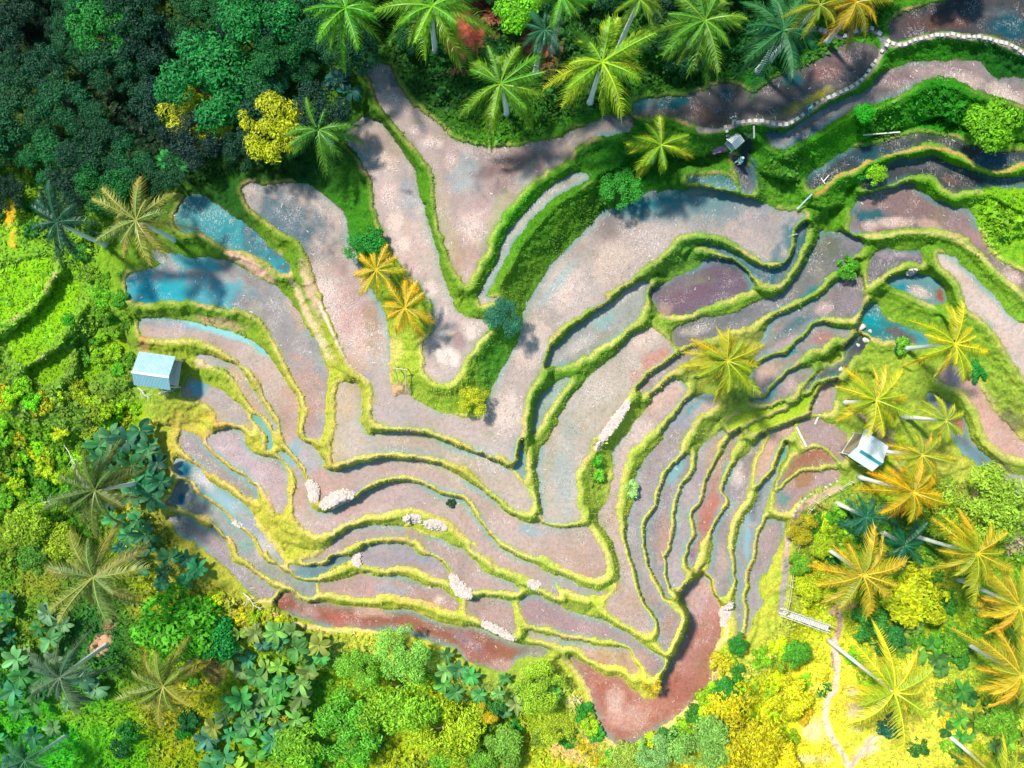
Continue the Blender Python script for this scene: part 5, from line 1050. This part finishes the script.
# piles of pale straw on the bunds
def pile(px, py, rx, ry, ang, label, col=(.70, .58, .51), seed=0):
    rs = np.random.RandomState(seed+900); z = float(height(px, py)); k = (HC-z)/HC; n = int(rx*ry*16)+60
    r = np.sqrt(rs.uniform(0, 1, n)); a_ = rs.uniform(0, 2*np.pi, n); u_ = r*np.cos(a_)*rx/10*k; v_ = r*np.sin(a_)*ry/10*k
    an = -math.radians(ang); x = u_*math.cos(an)-v_*math.sin(an); y = u_*math.sin(an)+v_*math.cos(an)
    C0 = W(px, py, z)
    gz_ = np.array([ground_at(C0[0]+x[i], C0[1]+y[i]) for i in range(0, n, 8)]); gz_ = np.repeat(gz_, 8)[:n]
    gz_ = height(512+(C0[0]+x)*10/k, 384-(C0[1]+y)*10/k)
    h = gz_-C0[2]+.03+.05*(1-r*r)*rs.uniform(.5, 1, n)
    P_ = np.stack([x, y, h], -1); th = rs.uniform(0, 2*np.pi, n); d = np.stack([np.cos(th), np.sin(th), rs.normal(0, .08, n)], -1); s = np.stack([-np.sin(th), np.cos(th), rs.normal(0, .08, n)], -1)
    L_ = rs.uniform(.12, .3, n)[:, None]; w_ = rs.uniform(.04, .09, n)[:, None]
    V = np.concatenate([P_-d*L_-s*w_, P_-d*L_+s*w_, P_+d*L_+s*w_, P_+d*L_-s*w_], 1).reshape(-1, 3)
    cc = np.repeat(np.array(col)*rs.uniform(.75, 1.25, (n, 1)), 4, 0)
    o = link('straw_pile', mesh_np('straw_pile', V, np.arange(4*n).reshape(-1, 4), M_COVER, {'tint': ('FLOAT_COLOR', cc)}), None, C0)
    return tag(o, label, 'straw pile')
for k, q in enumerate([(312.5,491,5.5,10,-8,'upright oval pile of white straw at the left end of a teal shaded field'), (337,499,17,6,-22,'largest long pile of white straw just right of the upright oval one'),
 (460.5,587,7,15,-32,'slanting pile of white straw between two lower middle fields'), (499,632,19,3.6,30,'long thin pile of white straw above the red field end'), (241,521.5,7,4.5,25,'small pile of pale straw on the lower left bunds'),
 (725.5,613,3.6,13,8,'narrow pile of white straw beside the inner red paddy'), (413,518,8,3.6,0,'left of two small pink straw heaps on the middle bund'), (435,525,11,4.5,12,'right of two small pink straw heaps on the middle bund'),
 (613,424,2.6,26,36,'long straight ridge of pale straw beside the wide grey field'), (447,357,9,7,25,'round white straw heap at the foot of the left strand field'), (358,556+3,4,6,0,'pinkish straw heap between two lower fields'), (911,271,4,2.2,0,'small white stone-like straw heap on the oval field rim'), (535,584,6,3,10,'tiny pink straw heap on the bund above the purple field')]):
    pile(*q, seed=k)
# pale rocks in the stream
for k, (x, y, r) in enumerate([(862,327,3.5),(866,340,3.5),(841,369,2.6),(858,345,2),(870,331,2)]):
    mb = MB(); mb.blob((0,0,0), r*.09, k, 6, 9, .5, .2); o = mb.build('rock', M_WHITE, None, False, on(x, y, .12)); tag(o, 'pale rock in the dark stream between the terraces', 'rock', 'rocks in the stream')
mb = MB(); 
o = link('cloth', mesh_np('cloth', [(x*.45+.03*math.sin(y*3), y*.22+.03*math.cos(x*5), .16+.05*math.sin(x*7+y*4)) for y in (-1, -.5, 0, .5, 1) for x in (-1, -.5, 0, .5, 1)], [(j*5+i, j*5+i+1, (j+1)*5+i+1, (j+1)*5+i) for j in range(4) for i in range(4)], plain('pink_cloth', (.55, .25, .38), .8), None, True), None, on(717, 151)); o.rotation_euler = (0, 0, .3)
sm_ = o.modifiers.new('s', 'SOLIDIFY'); sm_.thickness = .03; tag(o, 'crumpled pink cloth on the ground left of the little shelter', 'cloth')
# people on the stone path
def person(px, py, rz, top, trouser, hair, label, stride=.2, bend=0.0):
    base = on(px, py, .1); skin = plain('skin', (.42, .26, .17), .55, 8, .08)
    J = [(0,0,.95), (0,.0,1.2), (0,.02,1.42), (0,.02,1.52), (0,.03,1.66),          # pelvis chest neck head
         (.1,0,.9), (.11,stride,.5), (.12,stride*.9,.08), (.12,stride+.16,.03), (-.1,0,.9), (-.11,-stride*.3,.48), (-.12,-stride*1.4,.08), (-.12,-stride*1.2+.14,.03),
         (.19,.0,1.38), (.25,-.12,1.1), (.25,.05,.86), (.25,.1,.78), (-.19,.0,1.38), (-.25,.12,1.1), (-.24,.28,.92), (-.24,.34,.86)]
    E_ = [(0,1),(1,2),(2,3),(3,4),(0,5),(5,6),(6,7),(7,8),(0,9),(9,10),(10,11),(11,12),(2,13),(13,14),(14,15),(15,16),(2,17),(17,18),(18,19),(19,20)]
    Rr = [.13,.14,.1,.055,.1,.09,.06,.04,.035,.09,.06,.04,.035,.06,.042,.032,.03,.06,.042,.032,.03]
    def skinmesh(name, idx, inflate, mat, parent, extra=None):
        mp = {j: i for i, j in enumerate(idx)}; me = bpy.data.meshes.new(name)
        JJ = [Vector(J[j]) for j in idx]
        me.from_pydata([tuple(v) for v in JJ], [(mp[a_], mp[b_]) for a_, b_ in E_ if a_ in mp and b_ in mp], [])
        ob = link(name, me); ob.modifiers.new('skin', 'SKIN'); sd = ob.modifiers.new('sub', 'SUBSURF'); sd.levels = 1; sd.render_levels = 1
        lay = me.skin_vertices[0] if me.skin_vertices else None
        if lay is None:
            bpy.context.view_layer.update(); 
        if me.skin_vertices:
            for i, j in enumerate(idx): me.skin_vertices[0].data[i].radius = (Rr[j]+inflate,)*2
            me.skin_vertices[0].data[0].use_root = True
        dg = bpy.context.evaluated_depsgraph_get(); m2_ = bpy.data.meshes.new_from_object(ob.evaluated_get(dg)); bpy.data.objects.remove(ob)
        m2_.name = name; m2_.materials.clear(); m2_.materials.append(mat)
        for p in m2_.polygons: p.use_smooth = True
        return link(name, m2_, parent)
    body = skinmesh('person', list(range(21)), 0, skin, None); body.location = base; body.rotation_euler = (bend, 0, rz)
    skinmesh('shirt', [0, 1, 2, 13, 14, 17, 18], .028, plain('shirt_cloth', top, .8, 10, .15), body)
    skinmesh('trousers', [0, 5, 6, 7, 9, 10, 11], .024, plain('trouser_cloth', trouser, .8, 10, .15), body)
    mb = MB(); mb.blob((0, .01, 1.70), .125, 3, 6, 12, .9, .04); mb.build('hair', plain('hair_or_hat', hair, .7), body, True)
    return tag(body, label, 'person')
person(806, 112, -2.2, (.06,.50,.58), (.02,.22,.30), (.02,.015,.012), 'person in a turquoise top walking on the curved slab path')
person(731.5, 122, .8, (.02,.05,.06), (.45,.55,.55), (.015,.012,.01), 'person in dark top and pale trousers at the corner of the slab path')
person(737, 164, 1.9, (.06,.50,.50), (.6,.6,.58), (.6,.6,.55), 'person in a teal top and white hat below the little shelter')
# wild extra: small mounds so nothing beyond the frame is bare
zone([(-160,-160),(1180,-160),(1180,-30),(-160,-30)], 'tree', 26, (20,36), [(30,90,35),(40,110,35)], 'green tree of the forest beyond the top edge', 'trees beyond the top edge', 1.2, tall=1.2)
zone([(-160,800),(1180,800),(1180,900),(-160,900)], 'tree', 24, (20,34), [(110,175,40),(160,190,35)], 'green tree of the jungle beyond the bottom edge', 'trees beyond the bottom edge', 1.2, tall=1.0)
# ---------------------------------------------------------------- light, sky, camera
EL = math.radians(55); az = Vector((-.72, .69)).normalized()
sdir = Vector((az.x*math.cos(EL), az.y*math.cos(EL), math.sin(EL)))
sl = bpy.data.lights.new('sun', 'SUN'); sl.energy = 4.1; sl.angle = math.radians(5); sl.color = (1.0, .95, .86)
so = bpy.data.objects.new('sun', sl); COL.objects.link(so); so.rotation_euler = sdir.to_track_quat('Z', 'Y').to_euler(); so.location = sdir*120
wd = bpy.data.worlds.new('World'); scene.world = wd; wd.use_nodes = True; nt = wd.node_tree; nt.nodes.clear()
sk = nt.nodes.new('ShaderNodeTexSky'); sk.sky_type = 'NISHITA'; sk.sun_disc = False; sk.sun_elevation = EL; sk.sun_rotation = math.atan2(az.x, az.y); sk.ozone_density = 2.5; sk.air_density = 1.0; sk.dust_density = .6
bg = nt.nodes.new('ShaderNodeBackground'); bg.inputs[1].default_value = .125; wo = nt.nodes.new('ShaderNodeOutputWorld')
tm = nt.nodes.new('ShaderNodeMix'); tm.data_type = 'RGBA'; tm.blend_type = 'MULTIPLY'; tm.inputs[0].default_value = 1; tm.inputs[7].default_value = (.78, 1.08, 1.0, 1); nt.links.new(sk.outputs[0], tm.inputs[6]); nt.links.new(tm.outputs[2], bg.inputs[0]); nt.links.new(bg.outputs[0], wo.inputs[0])
cd = bpy.data.cameras.new('camera'); co_ = bpy.data.objects.new('camera', cd); COL.objects.link(co_)
co_.location = (0, 0, HC); co_.rotation_euler = (0, 0, 0); cd.sensor_width = 36; cd.lens = 36*HC/102.4; cd.clip_start = .5; cd.clip_end = 3000
scene.camera = co_
vs = scene.view_settings; vs.view_transform = 'Standard'; vs.look = 'None'; vs.exposure = EXPO; vs.gamma = 1; vs.use_curve_mapping = False
